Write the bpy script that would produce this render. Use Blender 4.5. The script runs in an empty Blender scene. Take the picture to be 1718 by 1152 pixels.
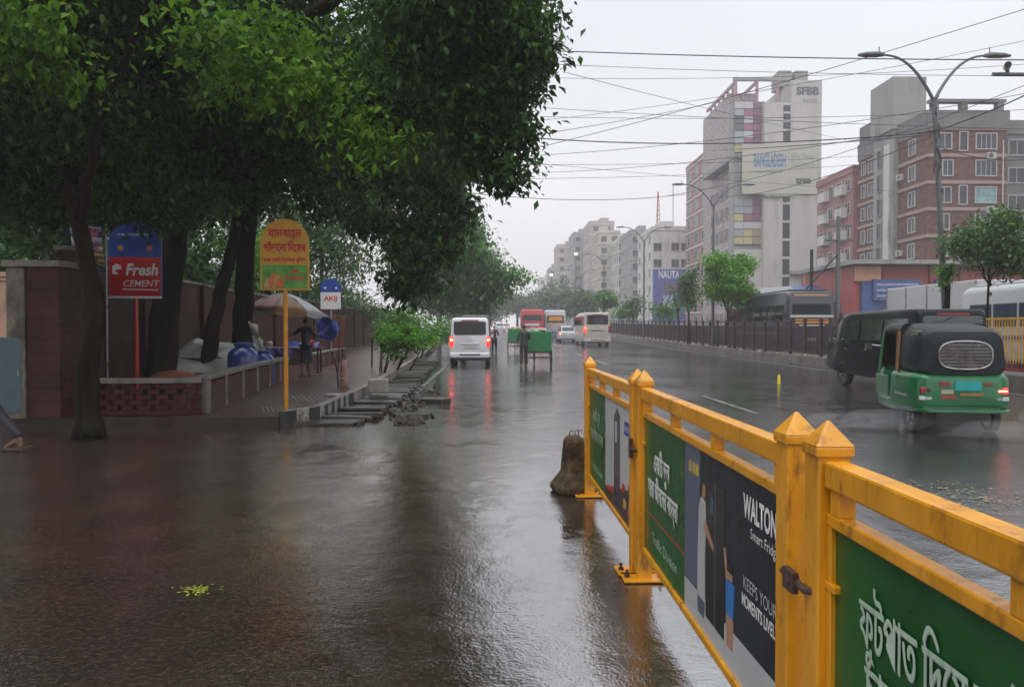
import bpy, math, random
import numpy as np
from mathutils import Vector, Matrix, Euler
SC = bpy.context.scene
R = math.radians
PI = math.pi

# ------------------------------------------------------------------ camera
CAMZ = 1.5
cam_d = bpy.data.cameras.new("camera")
cam = bpy.data.objects.new("camera", cam_d)
SC.collection.objects.link(cam)
cam.location = (0, 0, CAMZ)
cam.rotation_euler = (R(90 - 1.109), 0, R(-1.109))
cam_d.sensor_width = 36.0
cam_d.lens = 36.0 * 1240 / 1718
cam_d.clip_start = 0.05
cam_d.clip_end = 4000
SC.camera = cam

# ------------------------------------------------------------------ world, sun, exposure
world = bpy.data.worlds.new("World")
SC.world = world
world.use_nodes = True
wn = world.node_tree.nodes
wl = world.node_tree.links
wn.clear()
w_out = wn.new('ShaderNodeOutputWorld')
SUN_EL, SUN_AZ = 62.0, 205.0        # high, from behind the camera, veiled by the rain cloud
sky = wn.new('ShaderNodeTexSky')
sky.sky_type = 'NISHITA'
sky.sun_disc = False
sky.sun_elevation = R(SUN_EL)
sky.sun_rotation = R(SUN_AZ)
sky.dust_density = 6.0
hsv = wn.new('ShaderNodeHueSaturation')
hsv.inputs['Saturation'].default_value = 0.25
wl.new(sky.outputs[0], hsv.inputs['Color'])
bg1 = wn.new('ShaderNodeBackground')
bg1.inputs['Strength'].default_value = 0.05
wl.new(hsv.outputs[0], bg1.inputs['Color'])
# rain cloud deck: brighter overhead than at the horizon (CIE overcast)
tc = wn.new('ShaderNodeTexCoord')
sep = wn.new('ShaderNodeSeparateXYZ')
wl.new(tc.outputs['Generated'], sep.inputs[0])
ramp = wn.new('ShaderNodeValToRGB')
wl.new(sep.outputs['Z'], ramp.inputs[0])
el = ramp.color_ramp.elements
el[0].position = 0.0;  el[0].color = (0.76, 0.715, 0.735, 1)
el[1].position = 1.0;  el[1].color = (1.75, 1.78, 1.86, 1)
e = el.new(0.16); e.color = (0.74, 0.725, 0.75, 1)
e = el.new(0.40); e.color = (0.72, 0.755, 0.81, 1)
wnz = wn.new('ShaderNodeTexNoise')
wnz.inputs['Scale'].default_value = 1.6
wnz.inputs['Detail'].default_value = 5
mp = wn.new('ShaderNodeMapping')
mp.inputs['Scale'].default_value = (1, 1, 2.6)
wl.new(tc.outputs['Generated'], mp.inputs[0])
wl.new(mp.outputs[0], wnz.inputs['Vector'])
mr = wn.new('ShaderNodeMapRange')
mr.inputs[1].default_value = 0.3; mr.inputs[2].default_value = 0.7
mr.inputs[3].default_value = 0.90; mr.inputs[4].default_value = 1.08
wl.new(wnz.outputs[0], mr.inputs[0])
wmx = wn.new('ShaderNodeVectorMath'); wmx.operation = 'SCALE'
wl.new(ramp.outputs[0], wmx.inputs[0]); wl.new(mr.outputs[0], wmx.inputs['Scale'])
bg2 = wn.new('ShaderNodeBackground')
bg2.inputs['Strength'].default_value = 1.0
wl.new(wmx.outputs[0], bg2.inputs['Color'])
add = wn.new('ShaderNodeAddShader')
wl.new(bg1.outputs[0], add.inputs[0]); wl.new(bg2.outputs[0], add.inputs[1])
wl.new(add.outputs[0], w_out.inputs['Surface'])

sun_d = bpy.data.lights.new("sun", 'SUN')
sun_d.energy = 0.55
sun_d.angle = R(60)
sun_d.color = (1.0, 0.97, 0.93)
sun = bpy.data.objects.new("sun", sun_d)
SC.collection.objects.link(sun)
sun.rotation_euler = (R(90 - SUN_EL), 0, R(180 - SUN_AZ) )

SC.view_settings.view_transform = 'Standard'
SC.view_settings.look = 'None'
SC.view_settings.exposure = 0.0
SC.view_settings.gamma = 1.0
SC.cycles.use_denoising = True
SC.cycles.max_bounces = 8
SC.cycles.diffuse_bounces = 3
SC.cycles.glossy_bounces = 4
SC.cycles.transmission_bounces = 4
SC.cycles.transparent_max_bounces = 8
SC.cycles.volume_bounces = 2
SC.cycles.caustics_reflective = False
SC.cycles.caustics_refractive = False

# ------------------------------------------------------------------ helpers
_cr = cam.rotation_euler.to_matrix()
def W(px, py, d):
    """point at photograph pixel (1718 wide) px, py and depth d (used once, to take real positions off the photo)"""
    v = _cr @ Vector(((px - 859) / 1240, (576 - py) / 1240, -1)) * d
    return v + Vector((0, 0, CAMZ))
def smooth(t):
    t = max(0.0, min(1.0, t)); return t * t * (3 - 2 * t)
def gz(y):
    """the road climbs a little in the distance"""
    return 1.1 * smooth((y - 25) / 115.0)

class MB:
    def __init__(s): s.v = []; s.f = []; s.m = []
    def add(s, vs, fs, m=0):
        o = len(s.v); s.v += [tuple(p) for p in vs]
        for f in fs: s.f.append([i + o for i in f]); s.m.append(m)
        return s
    def box(s, c, d, rz=0, m=0, rx=0, ry=0, taper=1.0):
        x, y, z = d[0] / 2, d[1] / 2, d[2] / 2; t = taper
        vs = [Vector(p) for p in ((-x,-y,-z),(x,-y,-z),(x,y,-z),(-x,y,-z),(-x*t,-y*t,z),(x*t,-y*t,z),(x*t,y*t,z),(-x*t,y*t,z))]
        M = Euler((rx, ry, rz)).to_matrix()
        return s.add([M @ v + Vector(c) for v in vs], [(0,3,2,1),(4,5,6,7),(0,1,5,4),(1,2,6,5),(2,3,7,6),(3,0,4,7)], m)
    def bx(s, a, b, m=0):
        return s.box([(a[i] + b[i]) / 2 for i in range(3)], [abs(b[i] - a[i]) for i in range(3)], m=m)
    def tube(s, pts, r, n=8, m=0, cap=True):
        pts = [Vector(p) for p in pts]
        if not hasattr(r, '__len__'): r = [r] * len(pts)
        vs = []; up = None
        for i, p in enumerate(pts):
            a = pts[max(0, i - 1)]; b = pts[min(len(pts) - 1, i + 1)]
            t = (b - a).normalized()
            if up is None:
                up = t.orthogonal().normalized()
            up = (up - t * up.dot(t)).normalized()
            q = t.cross(up)
            for k in range(n):
                an = 2 * PI * k / n
                vs.append(p + (up * math.cos(an) + q * math.sin(an)) * r[i])
        fs = []
        for i in range(len(pts) - 1):
            for k in range(n):
                fs.append((i*n+k, i*n+(k+1)%n, (i+1)*n+(k+1)%n, (i+1)*n+k))
        if cap:
            fs.append(tuple(range(n - 1, -1, -1))); fs.append(tuple(range((len(pts)-1)*n, len(pts)*n)))
        return s.add(vs, fs, m)
    def cyl(s, a, b, r, n=12, m=0, r2=None): return s.tube([a, b], [r, r if r2 is None else r2], n, m)
    def lathe(s, prof, n=16, c=(0, 0, 0), m=0, axis='z'):
        vs = []
        for (r, z) in prof:
            for k in range(n):
                a = 2 * PI * k / n; p = (r * math.cos(a), r * math.sin(a), z)
                if axis == 'x': p = (p[2], p[0], p[1])
                if axis == 'y': p = (p[0], p[2], p[1])
                vs.append((p[0] + c[0], p[1] + c[1], p[2] + c[2]))
        fs = []
        for i in range(len(prof) - 1):
            for k in range(n): fs.append((i*n+k, i*n+(k+1)%n, (i+1)*n+(k+1)%n, (i+1)*n+k))
        fs.append(tuple(range(n - 1, -1, -1))); fs.append(tuple(range((len(prof)-1)*n, len(prof)*n)))
        return s.add(vs, fs, m)
    def prism(s, poly, O, U, V, depth, m=0):
        """polygon in the plane O + u U + v V, thickness depth behind it (along U x V, negative)"""
        O = Vector(O); U = Vector(U); V = Vector(V); N = U.cross(V).normalized(); n = len(poly)
        a = [O + U * p[0] + V * p[1] for p in poly]; b = [q - N * depth for q in a]
        fs = [tuple(range(n)), tuple(range(2 * n - 1, n - 1, -1))]
        for k in range(n): fs.append((k, n + k, n + (k + 1) % n, (k + 1) % n))
        return s.add(a + b, fs, m)
    def loft(s, rings, m=0, cap=True):
        n = len(rings[0]); vs = [p for r in rings for p in r]; fs = []
        for i in range(len(rings) - 1):
            for k in range(n): fs.append((i*n+k, i*n+(k+1)%n, (i+1)*n+(k+1)%n, (i+1)*n+k))
        if cap:
            fs.append(tuple(range(n - 1, -1, -1))); fs.append(tuple(range((len(rings)-1)*n, len(rings)*n)))
        return s.add(vs, fs, m)
    def build(s, name, mats, parent=None, smooth_=False, bevel=0, loc=None, rotz=0, seg=2, sub=0):
        me = bpy.data.meshes.new(name)
        me.from_pydata(s.v, [], s.f)
        if not isinstance(mats, (list, tuple)): mats = [mats]
        for mm in mats: me.materials.append(mm)
        if len(mats) > 1: me.polygons.foreach_set('material_index', s.m)
        if smooth_:
            me.polygons.foreach_set('use_smooth', [True] * len(me.polygons))
            if smooth_ != 'full': me.set_sharp_from_angle(angle=R(40))
        me.update()
        o = bpy.data.objects.new(name, me); SC.collection.objects.link(o)
        if parent: o.parent = parent
        if loc is not None: o.location = loc
        if rotz: o.rotation_euler.z = rotz
        if bevel:
            b = o.modifiers.new('bevel', 'BEVEL'); b.width = bevel; b.segments = seg; b.limit_method = 'ANGLE'; b.angle_limit = R(35)
        if sub:
            b = o.modifiers.new('sub', 'SUBSURF'); b.levels = b.render_levels = sub
        return o

def tag(o, label, cat, group=None, kind=None):
    if label: o['label'] = label
    if cat: o['category'] = cat
    if group: o['group'] = group
    if kind: o['kind'] = kind
    return o
def thing(name, label, cat, loc=(0, 0, 0), rotz=0, group=None):
    o = bpy.data.objects.new(name, None); SC.collection.objects.link(o)
    o.location = loc; o.rotation_euler = (0, 0, rotz); o.empty_display_size = 0.2
    return tag(o, label, cat, group)
def struct(o): o['kind'] = 'structure'; return o
KIDS = {}
def copy_tree(o, parent=None):
    c = o.copy(); SC.collection.objects.link(c)
    if parent: c.parent = parent
    for ch in [x for x in SC.objects if x.parent == o]: copy_tree(ch, c)
    return c
def dup(o, loc, rotz, label, group=None):
    c = copy_tree(o); c.location = loc; c.rotation_euler = (0, 0, rotz); c['label'] = label
    if group: c['group'] = group
    return c

# ---- materials
MATS = {}
def mat(name, col, rough=0.5, metal=0.0, var=0.12, scale=6.0, bump=0.0, bscale=40.0, coat=0.0, emit=0.0, ecol=None, dirt=None, dirt_amt=0.0, dscale=3.0, stretch=(1,1,1), spec=0.5, rvar=0.0):
    if name in MATS: return MATS[name]
    m = bpy.data.materials.new(name); m.use_nodes = True; MATS[name] = m
    N = m.node_tree.nodes; L = m.node_tree.links; b = N['Principled BSDF']
    b.inputs['Roughness'].default_value = rough; b.inputs['Metallic'].default_value = metal
    b.inputs['Specular IOR Level'].default_value = spec
    b.inputs['Coat Weight'].default_value = coat; b.inputs['Coat Roughness'].default_value = 0.08
    t = N.new('ShaderNodeTexCoord'); mp = N.new('ShaderNodeMapping'); mp.inputs['Scale'].default_value = stretch
    L.new(t.outputs['Object'], mp.inputs[0])
    nz = N.new('ShaderNodeTexNoise'); nz.inputs['Scale'].default_value = scale; nz.inputs['Detail'].default_value = 6; nz.inputs['Roughness'].default_value = 0.6
    L.new(mp.outputs[0], nz.inputs['Vector'])
    rp = N.new('ShaderNodeValToRGB'); L.new(nz.outputs[0], rp.inputs[0])
    rp.color_ramp.elements[0].position = 0.3; rp.color_ramp.elements[1].position = 0.7
    rp.color_ramp.elements[0].color = tuple(c * (1 - var) for c in col) + (1,)
    rp.color_ramp.elements[1].color = tuple(min(1, c * (1 + var)) for c in col) + (1,)
    outc = rp.outputs[0]
    if dirt:
        n2 = N.new('ShaderNodeTexNoise'); n2.inputs['Scale'].default_value = dscale; n2.inputs['Detail'].default_value = 8; n2.inputs['Roughness'].default_value = 0.7
        L.new(mp.outputs[0], n2.inputs['Vector'])
        r2 = N.new('ShaderNodeValToRGB'); L.new(n2.outputs[0], r2.inputs[0])
        r2.color_ramp.elements[0].position = 0.62 - dirt_amt * 0.3; r2.color_ramp.elements[1].position = 0.72 - dirt_amt * 0.2
        mx = N.new('ShaderNodeMix'); mx.data_type = 'RGBA'
        L.new(r2.outputs[0], mx.inputs[0]); L.new(outc, mx.inputs[6]); mx.inputs[7].default_value = tuple(dirt) + (1,)
        outc = mx.outputs[2]
    L.new(outc, b.inputs['Base Color'])
    if rvar:
        q = N.new('ShaderNodeMapRange'); q.inputs[1].default_value = 0.3; q.inputs[2].default_value = 0.7
        q.inputs[3].default_value = max(0.02, rough - rvar); q.inputs[4].default_value = rough + rvar
        L.new(nz.outputs[0], q.inputs[0]); L.new(q.outputs[0], b.inputs['Roughness'])
    if bump:
        n3 = N.new('ShaderNodeTexNoise'); n3.inputs['Scale'].default_value = bscale; n3.inputs['Detail'].default_value = 4
        L.new(mp.outputs[0], n3.inputs['Vector'])
        bp = N.new('ShaderNodeBump'); bp.inputs['Strength'].default_value = bump; bp.inputs['Distance'].default_value = 0.02
        L.new(n3.outputs[0], bp.inputs['Height']); L.new(bp.outputs[0], b.inputs['Normal'])
    if emit:
        b.inputs['Emission Color'].default_value = tuple(ecol or col) + (1,); b.inputs['Emission Strength'].default_value = emit
    return m

def brick_mat(name, c1, c2, mortar, scale=1.0, rough=0.45, bw=0.25, bh=0.075, msize=0.008, plane='xz', spec=.15):
    if name in MATS: return MATS[name]
    m = bpy.data.materials.new(name); m.use_nodes = True; MATS[name] = m
    N = m.node_tree.nodes; L = m.node_tree.links; b = N['Principled BSDF']
    b.inputs['Roughness'].default_value = rough; b.inputs['Specular IOR Level'].default_value = spec
    t = N.new('ShaderNodeTexCoord'); s = N.new('ShaderNodeSeparateXYZ'); L.new(t.outputs['Object'], s.inputs[0])
    c = N.new('ShaderNodeCombineXYZ')
    if plane == 'xz':
        ad = N.new('ShaderNodeMath'); ad.operation = 'ADD'; L.new(s.outputs['X'], ad.inputs[0]); L.new(s.outputs['Y'], ad.inputs[1])
        L.new(ad.outputs[0], c.inputs[0]); L.new(s.outputs['Z'], c.inputs[1])
    else:
        L.new(s.outputs['X'], c.inputs[0]); L.new(s.outputs['Y'], c.inputs[1])
    br = N.new('ShaderNodeTexBrick'); L.new(c.outputs[0], br.inputs['Vector'])
    br.inputs['Scale'].default_value = scale; br.inputs['Brick Width'].default_value = bw; br.inputs['Row Height'].default_value = bh
    br.inputs['Mortar Size'].default_value = msize; br.inputs['Mortar Smooth'].default_value = 0.2
    br.inputs['Color1'].default_value = tuple(c1) + (1,); br.inputs['Color2'].default_value = tuple(c2) + (1,); br.inputs['Mortar'].default_value = tuple(mortar) + (1,)
    nz = N.new('ShaderNodeTexNoise'); nz.inputs['Scale'].default_value = 2.2; nz.inputs['Detail'].default_value = 7; L.new(t.outputs['Object'], nz.inputs['Vector'])
    rp = N.new('ShaderNodeMapRange'); rp.inputs[1].default_value = 0.35; rp.inputs[2].default_value = 0.7; rp.inputs[3].default_value = 0.6; rp.inputs[4].default_value = 1.15
    L.new(nz.outputs[0], rp.inputs[0])
    vm = N.new('ShaderNodeVectorMath'); vm.operation = 'SCALE'; L.new(br.outputs['Color'], vm.inputs[0]); L.new(rp.outputs[0], vm.inputs['Scale'])
    L.new(vm.outputs[0], b.inputs['Base Color'])
    bp = N.new('ShaderNodeBump'); bp.inputs['Strength'].default_value = 0.5; bp.inputs['Distance'].default_value = 0.01; bp.invert = True
    L.new(br.outputs['Fac'], bp.inputs['Height']); L.new(bp.outputs[0], b.inputs['Normal'])
    return m

def leaf_mat(name, dark, mid, light, trans=0.35, rough=0.35, cl=1.2, spec=0.4):
    if name in MATS: return MATS[name]
    m = bpy.data.materials.new(name); m.use_nodes = True; MATS[name] = m
    N = m.node_tree.nodes; L = m.node_tree.links; b = N['Principled BSDF']; out = N['Material Output']
    g = N.new('ShaderNodeNewGeometry'); t = N.new('ShaderNodeTexCoord')
    nz = N.new('ShaderNodeTexNoise'); nz.inputs['Scale'].default_value = cl; nz.inputs['Detail'].default_value = 3
    L.new(t.outputs['Object'], nz.inputs['Vector'])
    ma = N.new('ShaderNodeMath'); ma.operation = 'MULTIPLY'; ma.inputs[1].default_value = 0.45; L.new(g.outputs['Random Per Island'], ma.inputs[0])
    ad = N.new('ShaderNodeMath'); ad.operation = 'MULTIPLY_ADD'; ad.inputs[1].default_value = 1.1; L.new(nz.outputs[0], ad.inputs[0]); L.new(ma.outputs[0], ad.inputs[2])
    rp = N.new('ShaderNodeValToRGB'); L.new(ad.outputs[0], rp.inputs[0]); e = rp.color_ramp.elements
    e[0].position = 0.45; e[0].color = tuple(dark) + (1,); e[1].position = 1.0; e[1].color = tuple(light) + (1,)
    q = e.new(0.75); q.color = tuple(mid) + (1,)
    L.new(rp.outputs[0], b.inputs['Base Color']); b.inputs['Roughness'].default_value = rough; b.inputs['Specular IOR Level'].default_value = spec
    tr = N.new('ShaderNodeBsdfTranslucent'); L.new(rp.outputs[0], tr.inputs['Color'])
    mx = N.new('ShaderNodeMixShader'); mx.inputs[0].default_value = trans
    L.new(b.outputs[0], mx.inputs[1]); L.new(tr.outputs[0], mx.inputs[2]); L.new(mx.outputs[0], out.inputs['Surface'])
    return m

def text(body, parent, O, U, V, size, m, width=None, align='CENTER', name='lettering', depth=0.002, bold=0.0, shear=0.0):
    c = bpy.data.curves.new(name, 'FONT'); c.body = body; c.size = 1.0; c.align_x = align; c.align_y = 'CENTER'; c.offset = 0 if any(ord(ch) > 0x900 for ch in body) else bold; c.shear = shear
    c.resolution_u = 3
    o = bpy.data.objects.new(name, c); SC.collection.objects.link(o)
    dg = bpy.context.evaluated_depsgraph_get(); dg.update()
    me = bpy.data.meshes.new_from_object(o.evaluated_get(dg)); bpy.data.objects.remove(o)
    n = len(me.vertices)
    co = np.empty(n * 3, dtype=np.float32); me.vertices.foreach_get('co', co); co = co.reshape(-1, 3)
    sx = size; w = (co[:, 0].max() - co[:, 0].min()) if n else 1
    if width: sx = width / max(w, 1e-5)
    U = Vector(U).normalized(); V = Vector(V).normalized(); Nn = U.cross(V)
    P = np.array(O)[None] + co[:, :1] * sx * np.array(U)[None] + co[:, 1:2] * size * np.array(V)[None] + depth * np.array(Nn)[None]
    if bold > 0 and any(ord(ch) > 0x900 for ch in body):
        # thicken the strokes: four shifted copies, each a hair prouder
        faces = [list(p.vertices) for p in me.polygons]; V0 = P; vv = []; ff = []
        for j, (du, dv) in enumerate(((0, 0), (1, 0), (0, 1), (1, 1))):
            vv += [tuple(q) for q in V0 + size * min(.05, bold * 4) * (du * np.array(U) + dv * np.array(V))[None] + j * .0006 * np.array(Nn)[None]]
            ff += [[i + j * n for i in f] for f in faces]
        me = bpy.data.meshes.new(name); me.from_pydata(vv, [], ff); me.materials.append(m)
    else:
        me.vertices.foreach_set('co', P.astype(np.float32).ravel()); me.materials.clear(); me.materials.append(m)
    me.update()
    q = bpy.data.objects.new(name, me); SC.collection.objects.link(q)
    if parent: q.parent = parent
    return q

# ---- foliage
def leaves_mesh(name, P, size, mats, parent, rng, droop=0.5, aspect=0.5, matidx=None, loc=None):
    """P: n x 3 leaf positions; one folded four-corner blade each"""
    n = len(P)
    az = rng.uniform(0, 2 * PI, n); el = rng.normal(-droop, 0.45, n)
    d = np.stack([np.cos(az) * np.cos(el), np.sin(az) * np.cos(el), np.sin(el)], 1)
    up = np.stack([rng.normal(0, .35, n), rng.normal(0, .35, n), np.ones(n)], 1)
    s = np.cross(d, up); s /= np.linalg.norm(s, axis=1)[:, None] + 1e-9
    nn = np.cross(s, d)
    L = size * rng.uniform(0.5, 1.4, n)[:, None]; Wd = L * aspect * 0.5
    base = P; mid = P + d * L * 0.45 - nn * L * 0.04; tip = P + d * L - nn * L * 0.16
    a = mid + s * Wd + nn * Wd * 0.35; b = mid - s * Wd + nn * Wd * 0.35
    V = np.stack([base, a, tip, b], 1).reshape(-1, 3).astype(np.float32)
    me = bpy.data.meshes.new(name)
    me.vertices.add(4 * n); me.vertices.foreach_set('co', V.ravel())
    F = np.arange(4 * n, dtype=np.int32)
    # two triangles folded on the midrib: base-a-tip, base-tip-b
    T = np.stack([F[0::4], F[1::4], F[2::4], F[0::4], F[2::4], F[3::4]], 1).ravel()
    me.loops.add(6 * n); me.loops.foreach_set('vertex_index', T)
    me.polygons.add(2 * n); me.polygons.foreach_set('loop_start', np.arange(0, 6 * n, 3, dtype=np.int32))
    if not isinstance(mats, (list, tuple)): mats = [mats]
    for mm in mats: me.materials.append(mm)
    me.update(calc_edges=True); me.validate()
    o = bpy.data.objects.new(name, me); SC.collection.objects.link(o)
    if parent: o.parent = parent
    if loc is not None: o.location = loc
    return o
def blob_points(blobs, n, rng, clump=14, spread=0.32, shell=0.55):
    """leaf clusters through ellipsoids (cx,cy,cz,rx,ry,rz[,weight])"""
    w = np.array([(b[6] if len(b) > 6 else 1) * (b[3] * b[4] * b[5]) ** 0.67 for b in blobs]); w /= w.sum()
    out = []
    for b, k in zip(blobs, np.maximum(1, (w * n / clump).astype(int))):
        v = rng.normal(size=(k, 3)); v /= np.linalg.norm(v, axis=1)[:, None]
        r = rng.uniform(0, 1, k) ** shell
        lump = 1 + 0.22 * np.sin(v[:, 0] * 5 + b[0]) * np.cos(v[:, 1] * 4 + b[1]) + 0.15 * np.sin(v[:, 2] * 7 + b[2])
        c = v * (r * lump)[:, None] * np.array(b[3:6]) + np.array(b[:3])
        q = np.repeat(c, clump, 0) + rng.normal(0, spread, (k * clump, 3)) * np.array([1, 1, .6])
        out.append(q)
    return np.concatenate(out)

# ------------------------------------------------------------------ ground: one sheet of wet asphalt
def wet_asphalt():
    m = bpy.data.materials.new('wet_asphalt'); m.use_nodes = True
    N = m.node_tree.nodes; L = m.node_tree.links; b = N['Principled BSDF']
    t = N.new('ShaderNodeTexCoord')
    def noise(scale, detail=5, rough=.55, st=(1, 1, 1), dist=0):
        mp = N.new('ShaderNodeMapping'); mp.inputs['Scale'].default_value = st; L.new(t.outputs['Object'], mp.inputs[0])
        n = N.new('ShaderNodeTexNoise'); n.inputs['Scale'].default_value = scale; n.inputs['Detail'].default_value = detail
        n.inputs['Roughness'].default_value = rough; n.inputs['Distortion'].default_value = dist; L.new(mp.outputs[0], n.inputs['Vector']); return n.outputs[0]
    def rng(sock, a, c, d, e):
        q = N.new('ShaderNodeMapRange'); q.inputs[1].default_value = a; q.inputs[2].default_value = c; q.inputs[3].default_value = d; q.inputs[4].default_value = e
        L.new(sock, q.inputs[0]); return q.outputs[0]
    def mixc(f, A, B):
        q = N.new('ShaderNodeMix'); q.data_type = 'RGBA'; L.new(f, q.inputs[0])
        for k, s in ((6, A), (7, B)):
            if hasattr(s, 'links'): L.new(s, q.inputs[k])
            else: q.inputs[k].default_value = tuple(s) + (1,)
        return q.outputs[2]
    def math_(op, a, c):
        q = N.new('ShaderNodeMath'); q.operation = op
        for k, s in ((0, a), (1, c)):
            if hasattr(s, 'links'): L.new(s, q.inputs[k])
            else: q.inputs[k].default_value = s
        return q.outputs[0]
    big = noise(.22, 6, .6, dist=.4); med = noise(1.3, 6, .62); fine = noise(58, 2, .55); grit = noise(150, 2, .5)
    sepx = N.new('ShaderNodeSeparateXYZ'); L.new(t.outputs['Object'], sepx.inputs[0])
    # silt washed over the side-street mouth (x < 1, y < 12)
    sx = rng(sepx.outputs['X'], 3.0, -1.5, 0, 1); sy = rng(sepx.outputs['Y'], 20, 9, 0, 1)
    silt = math_('MULTIPLY', math_('MULTIPLY', sx, sy), rng(big, .3, .6, .55, 1))
    col = mixc(rng(med, .35, .68, 0, 1), (.012, .0115, .0125), (.032, .030, .031))
    col = mixc(silt, col, mixc(rng(med, .35, .65, 0, 1), (.022, .0115, .0070), (.060, .031, .0180)))
    speck = noise(95, 2, .5)
    agg = noise(34, 4, .75); agg2 = noise(85, 2, .6)
    col = mixc(rng(agg, .50, .64, 0, .85), col, mixc(silt, (.070, .066, .064), (.150, .092, .060)))
    col = mixc(rng(agg2, .32, .46, .8, 0), col, (.006, .005, .005))
    col = mixc(rng(grit, .66, .76, 0, .5), col, (.15, .12, .10))
    col = mixc(rng(speck, .735, .79, 0, .8), col, (.40, .37, .34))
    L.new(col, b.inputs['Base Color'])
    water = math_('MULTIPLY', rng(big, .42, .60, 0, 1), rng(med, .36, .5, .35, 1))      # 1 = standing film
    pat = noise(2.6, 4, .6, (1, .8, 1), .6)
    water = math_('MULTIPLY', water, rng(pat, .40, .52, .15, 1))
    L.new(rng(water, 0, 1, .14, .025), b.inputs['Roughness'])
    b.inputs['Specular IOR Level'].default_value = 1.0
    b.inputs['IOR'].default_value = 2.9
    b.inputs['Coat Weight'].default_value = 0.0
    rip = noise(9, 3, .55, (1, 1.7, 1), .8); rip2 = noise(26, 3, .6, dist=.6)
    h = math_('ADD', math_('MULTIPLY', rip, .16), math_('MULTIPLY', rip2, .16))
    rough_h = math_('ADD', math_('MULTIPLY', fine, .50), math_('MULTIPLY', grit, .10))
    inv = rng(water, 0, 1, 1.0, .12)
    h = math_('ADD', h, math_('MULTIPLY', rough_h, inv))
    h = math_('ADD', h, math_('MULTIPLY', med, 1.6))
    h = math_('ADD', h, math_('MULTIPLY', noise(4.2, 3, .5, (1, .9, 1), .5), 1.0))
    bp = N.new('ShaderNodeBump'); bp.inputs['Strength'].default_value = .55; bp.inputs['Distance'].default_value = .009
    L.new(h, bp.inputs['Height']); L.new(bp.outputs[0], b.inputs['Normal'])
    return m
M_road = wet_asphalt()
ys = [-60, -30, -10] + [i * 2.0 for i in range(0, 75)] + [150, 170, 200, 250, 320, 420, 600, 900]
xs = [-420, -150, -60, -30, -15, -6, 0, 6, 13, 20, 40, 80, 200, 520]
mb = MB()
for y in ys:
    for x in xs: mb.v.append((x, y, gz(y)))
nx = len(xs)
for j in range(len(ys) - 1):
    for i in range(nx - 1):
        mb.f.append([j*nx+i, j*nx+i+1, (j+1)*nx+i+1, (j+1)*nx+i]); mb.m.append(0)
struct(mb.build('road', M_road, smooth_='full'))

# ---- worn painted lines
M_line = mat('worn_line_paint', (.34, .33, .31), .35, var=.3, scale=3, dirt=(.05, .05, .05), dirt_amt=.9, dscale=4)
mb = MB()
def strip(mb, pts, w, z, m=0):
    """flat ribbon along pts (x, y)"""
    vs = []; fs = []
    for i, (x, y) in enumerate(pts):
        a = Vector(pts[max(0, i - 1)]); c = Vector(pts[min(len(pts) - 1, i + 1)]); t = (c - a).normalized(); n = Vector((-t.y, t.x))
        for s in (-.5, .5): vs.append((x + n.x * w * s, y + n.y * w * s, gz(y) + z))
    for i in range(len(pts) - 1): fs.append((2*i, 2*i+1, 2*i+3, 2*i+2))
    mb.add(vs, fs, m)
def lin(x0, y0, x1, y1, n=12): return [(x0 + (x1 - x0) * i / n, y0 + (y1 - y0) * i / n) for i in range(n + 1)]
strip(mb, lin(-1.95, 17, -2.35, 58, 24), .13, .006)
strip(mb, lin(11.9, 12, 12.1, 90, 40), .13, .006)
for k in range(9): strip(mb, lin(4.6, 13 + k * 9, 4.6, 16.5 + k * 9, 4), .12, .006)
o = mb.build('road_markings', M_line); struct(o)

# ---- left pavement, kerb, broken drain
M_pave = brick_mat('wet_red_paver', (.105, .030, .022), (.070, .022, .017), (.04, .026, .022), 1, .30, .22, .11, .012, 'xy', .4)
M_conc = mat('weathered_concrete', (.20, .185, .165), .5, var=.3, scale=5, bump=.5, bscale=30, dirt=(.05, .045, .035), dirt_amt=.35, dscale=3)
M_wetconc = mat('wet_drain_concrete', (.055, .044, .034), .3, var=.5, scale=4, bump=.6, bscale=22, dirt=(.025, .022, .018), dirt_amt=.6, dscale=2.5)
M_mud = mat('wet_dark_mud', (.030, .023, .018), .25, var=.4, scale=3, bump=.6, bscale=12)
M_kblack = mat('kerb_black_paint', (.03, .03, .03), .4, var=.3, scale=8, bump=.3)
M_kwhite = mat('kerb_white_paint', (.30, .285, .26), .45, var=.35, scale=8, bump=.3, dirt=(.10, .09, .08), dirt_amt=.5, dscale=6)
def kerb_x(y):
    if y < 12.3: return -2.98 - .34 * smooth((12.3 - y) / .9)
    if y < 17.4: return -2.98
    return -2.98 - (y - 17.4) * .043 if y < 60 else -4.81 - (y - 60) * .004
edge = [(kerb_x(y), y) for y in [11.45 + .25 * k for k in range(13)] + [15 + 2 * k for k in range(70)]]
mb = MB()
top = .15
vs = []; fs = []
for (x, y) in edge: vs += [(x - .07, y, gz(y) + top), (-60, y, gz(y) + top)]
for i in range(len(edge) - 1): fs.append((2*i, 2*i+2, 2*i+3, 2*i+1))
mb.add(vs, fs)
x0, y0 = edge[0]
mb.add([(x0 - .07, y0, top), (-60, y0, top), (-60, y0, -.2), (x0 - .07, y0, -.2)], [(0, 1, 2, 3)])
struct(mb.build('pavement', M_pave))
mb = MB()
kpts = edge[:1] + edge[1:]
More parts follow.
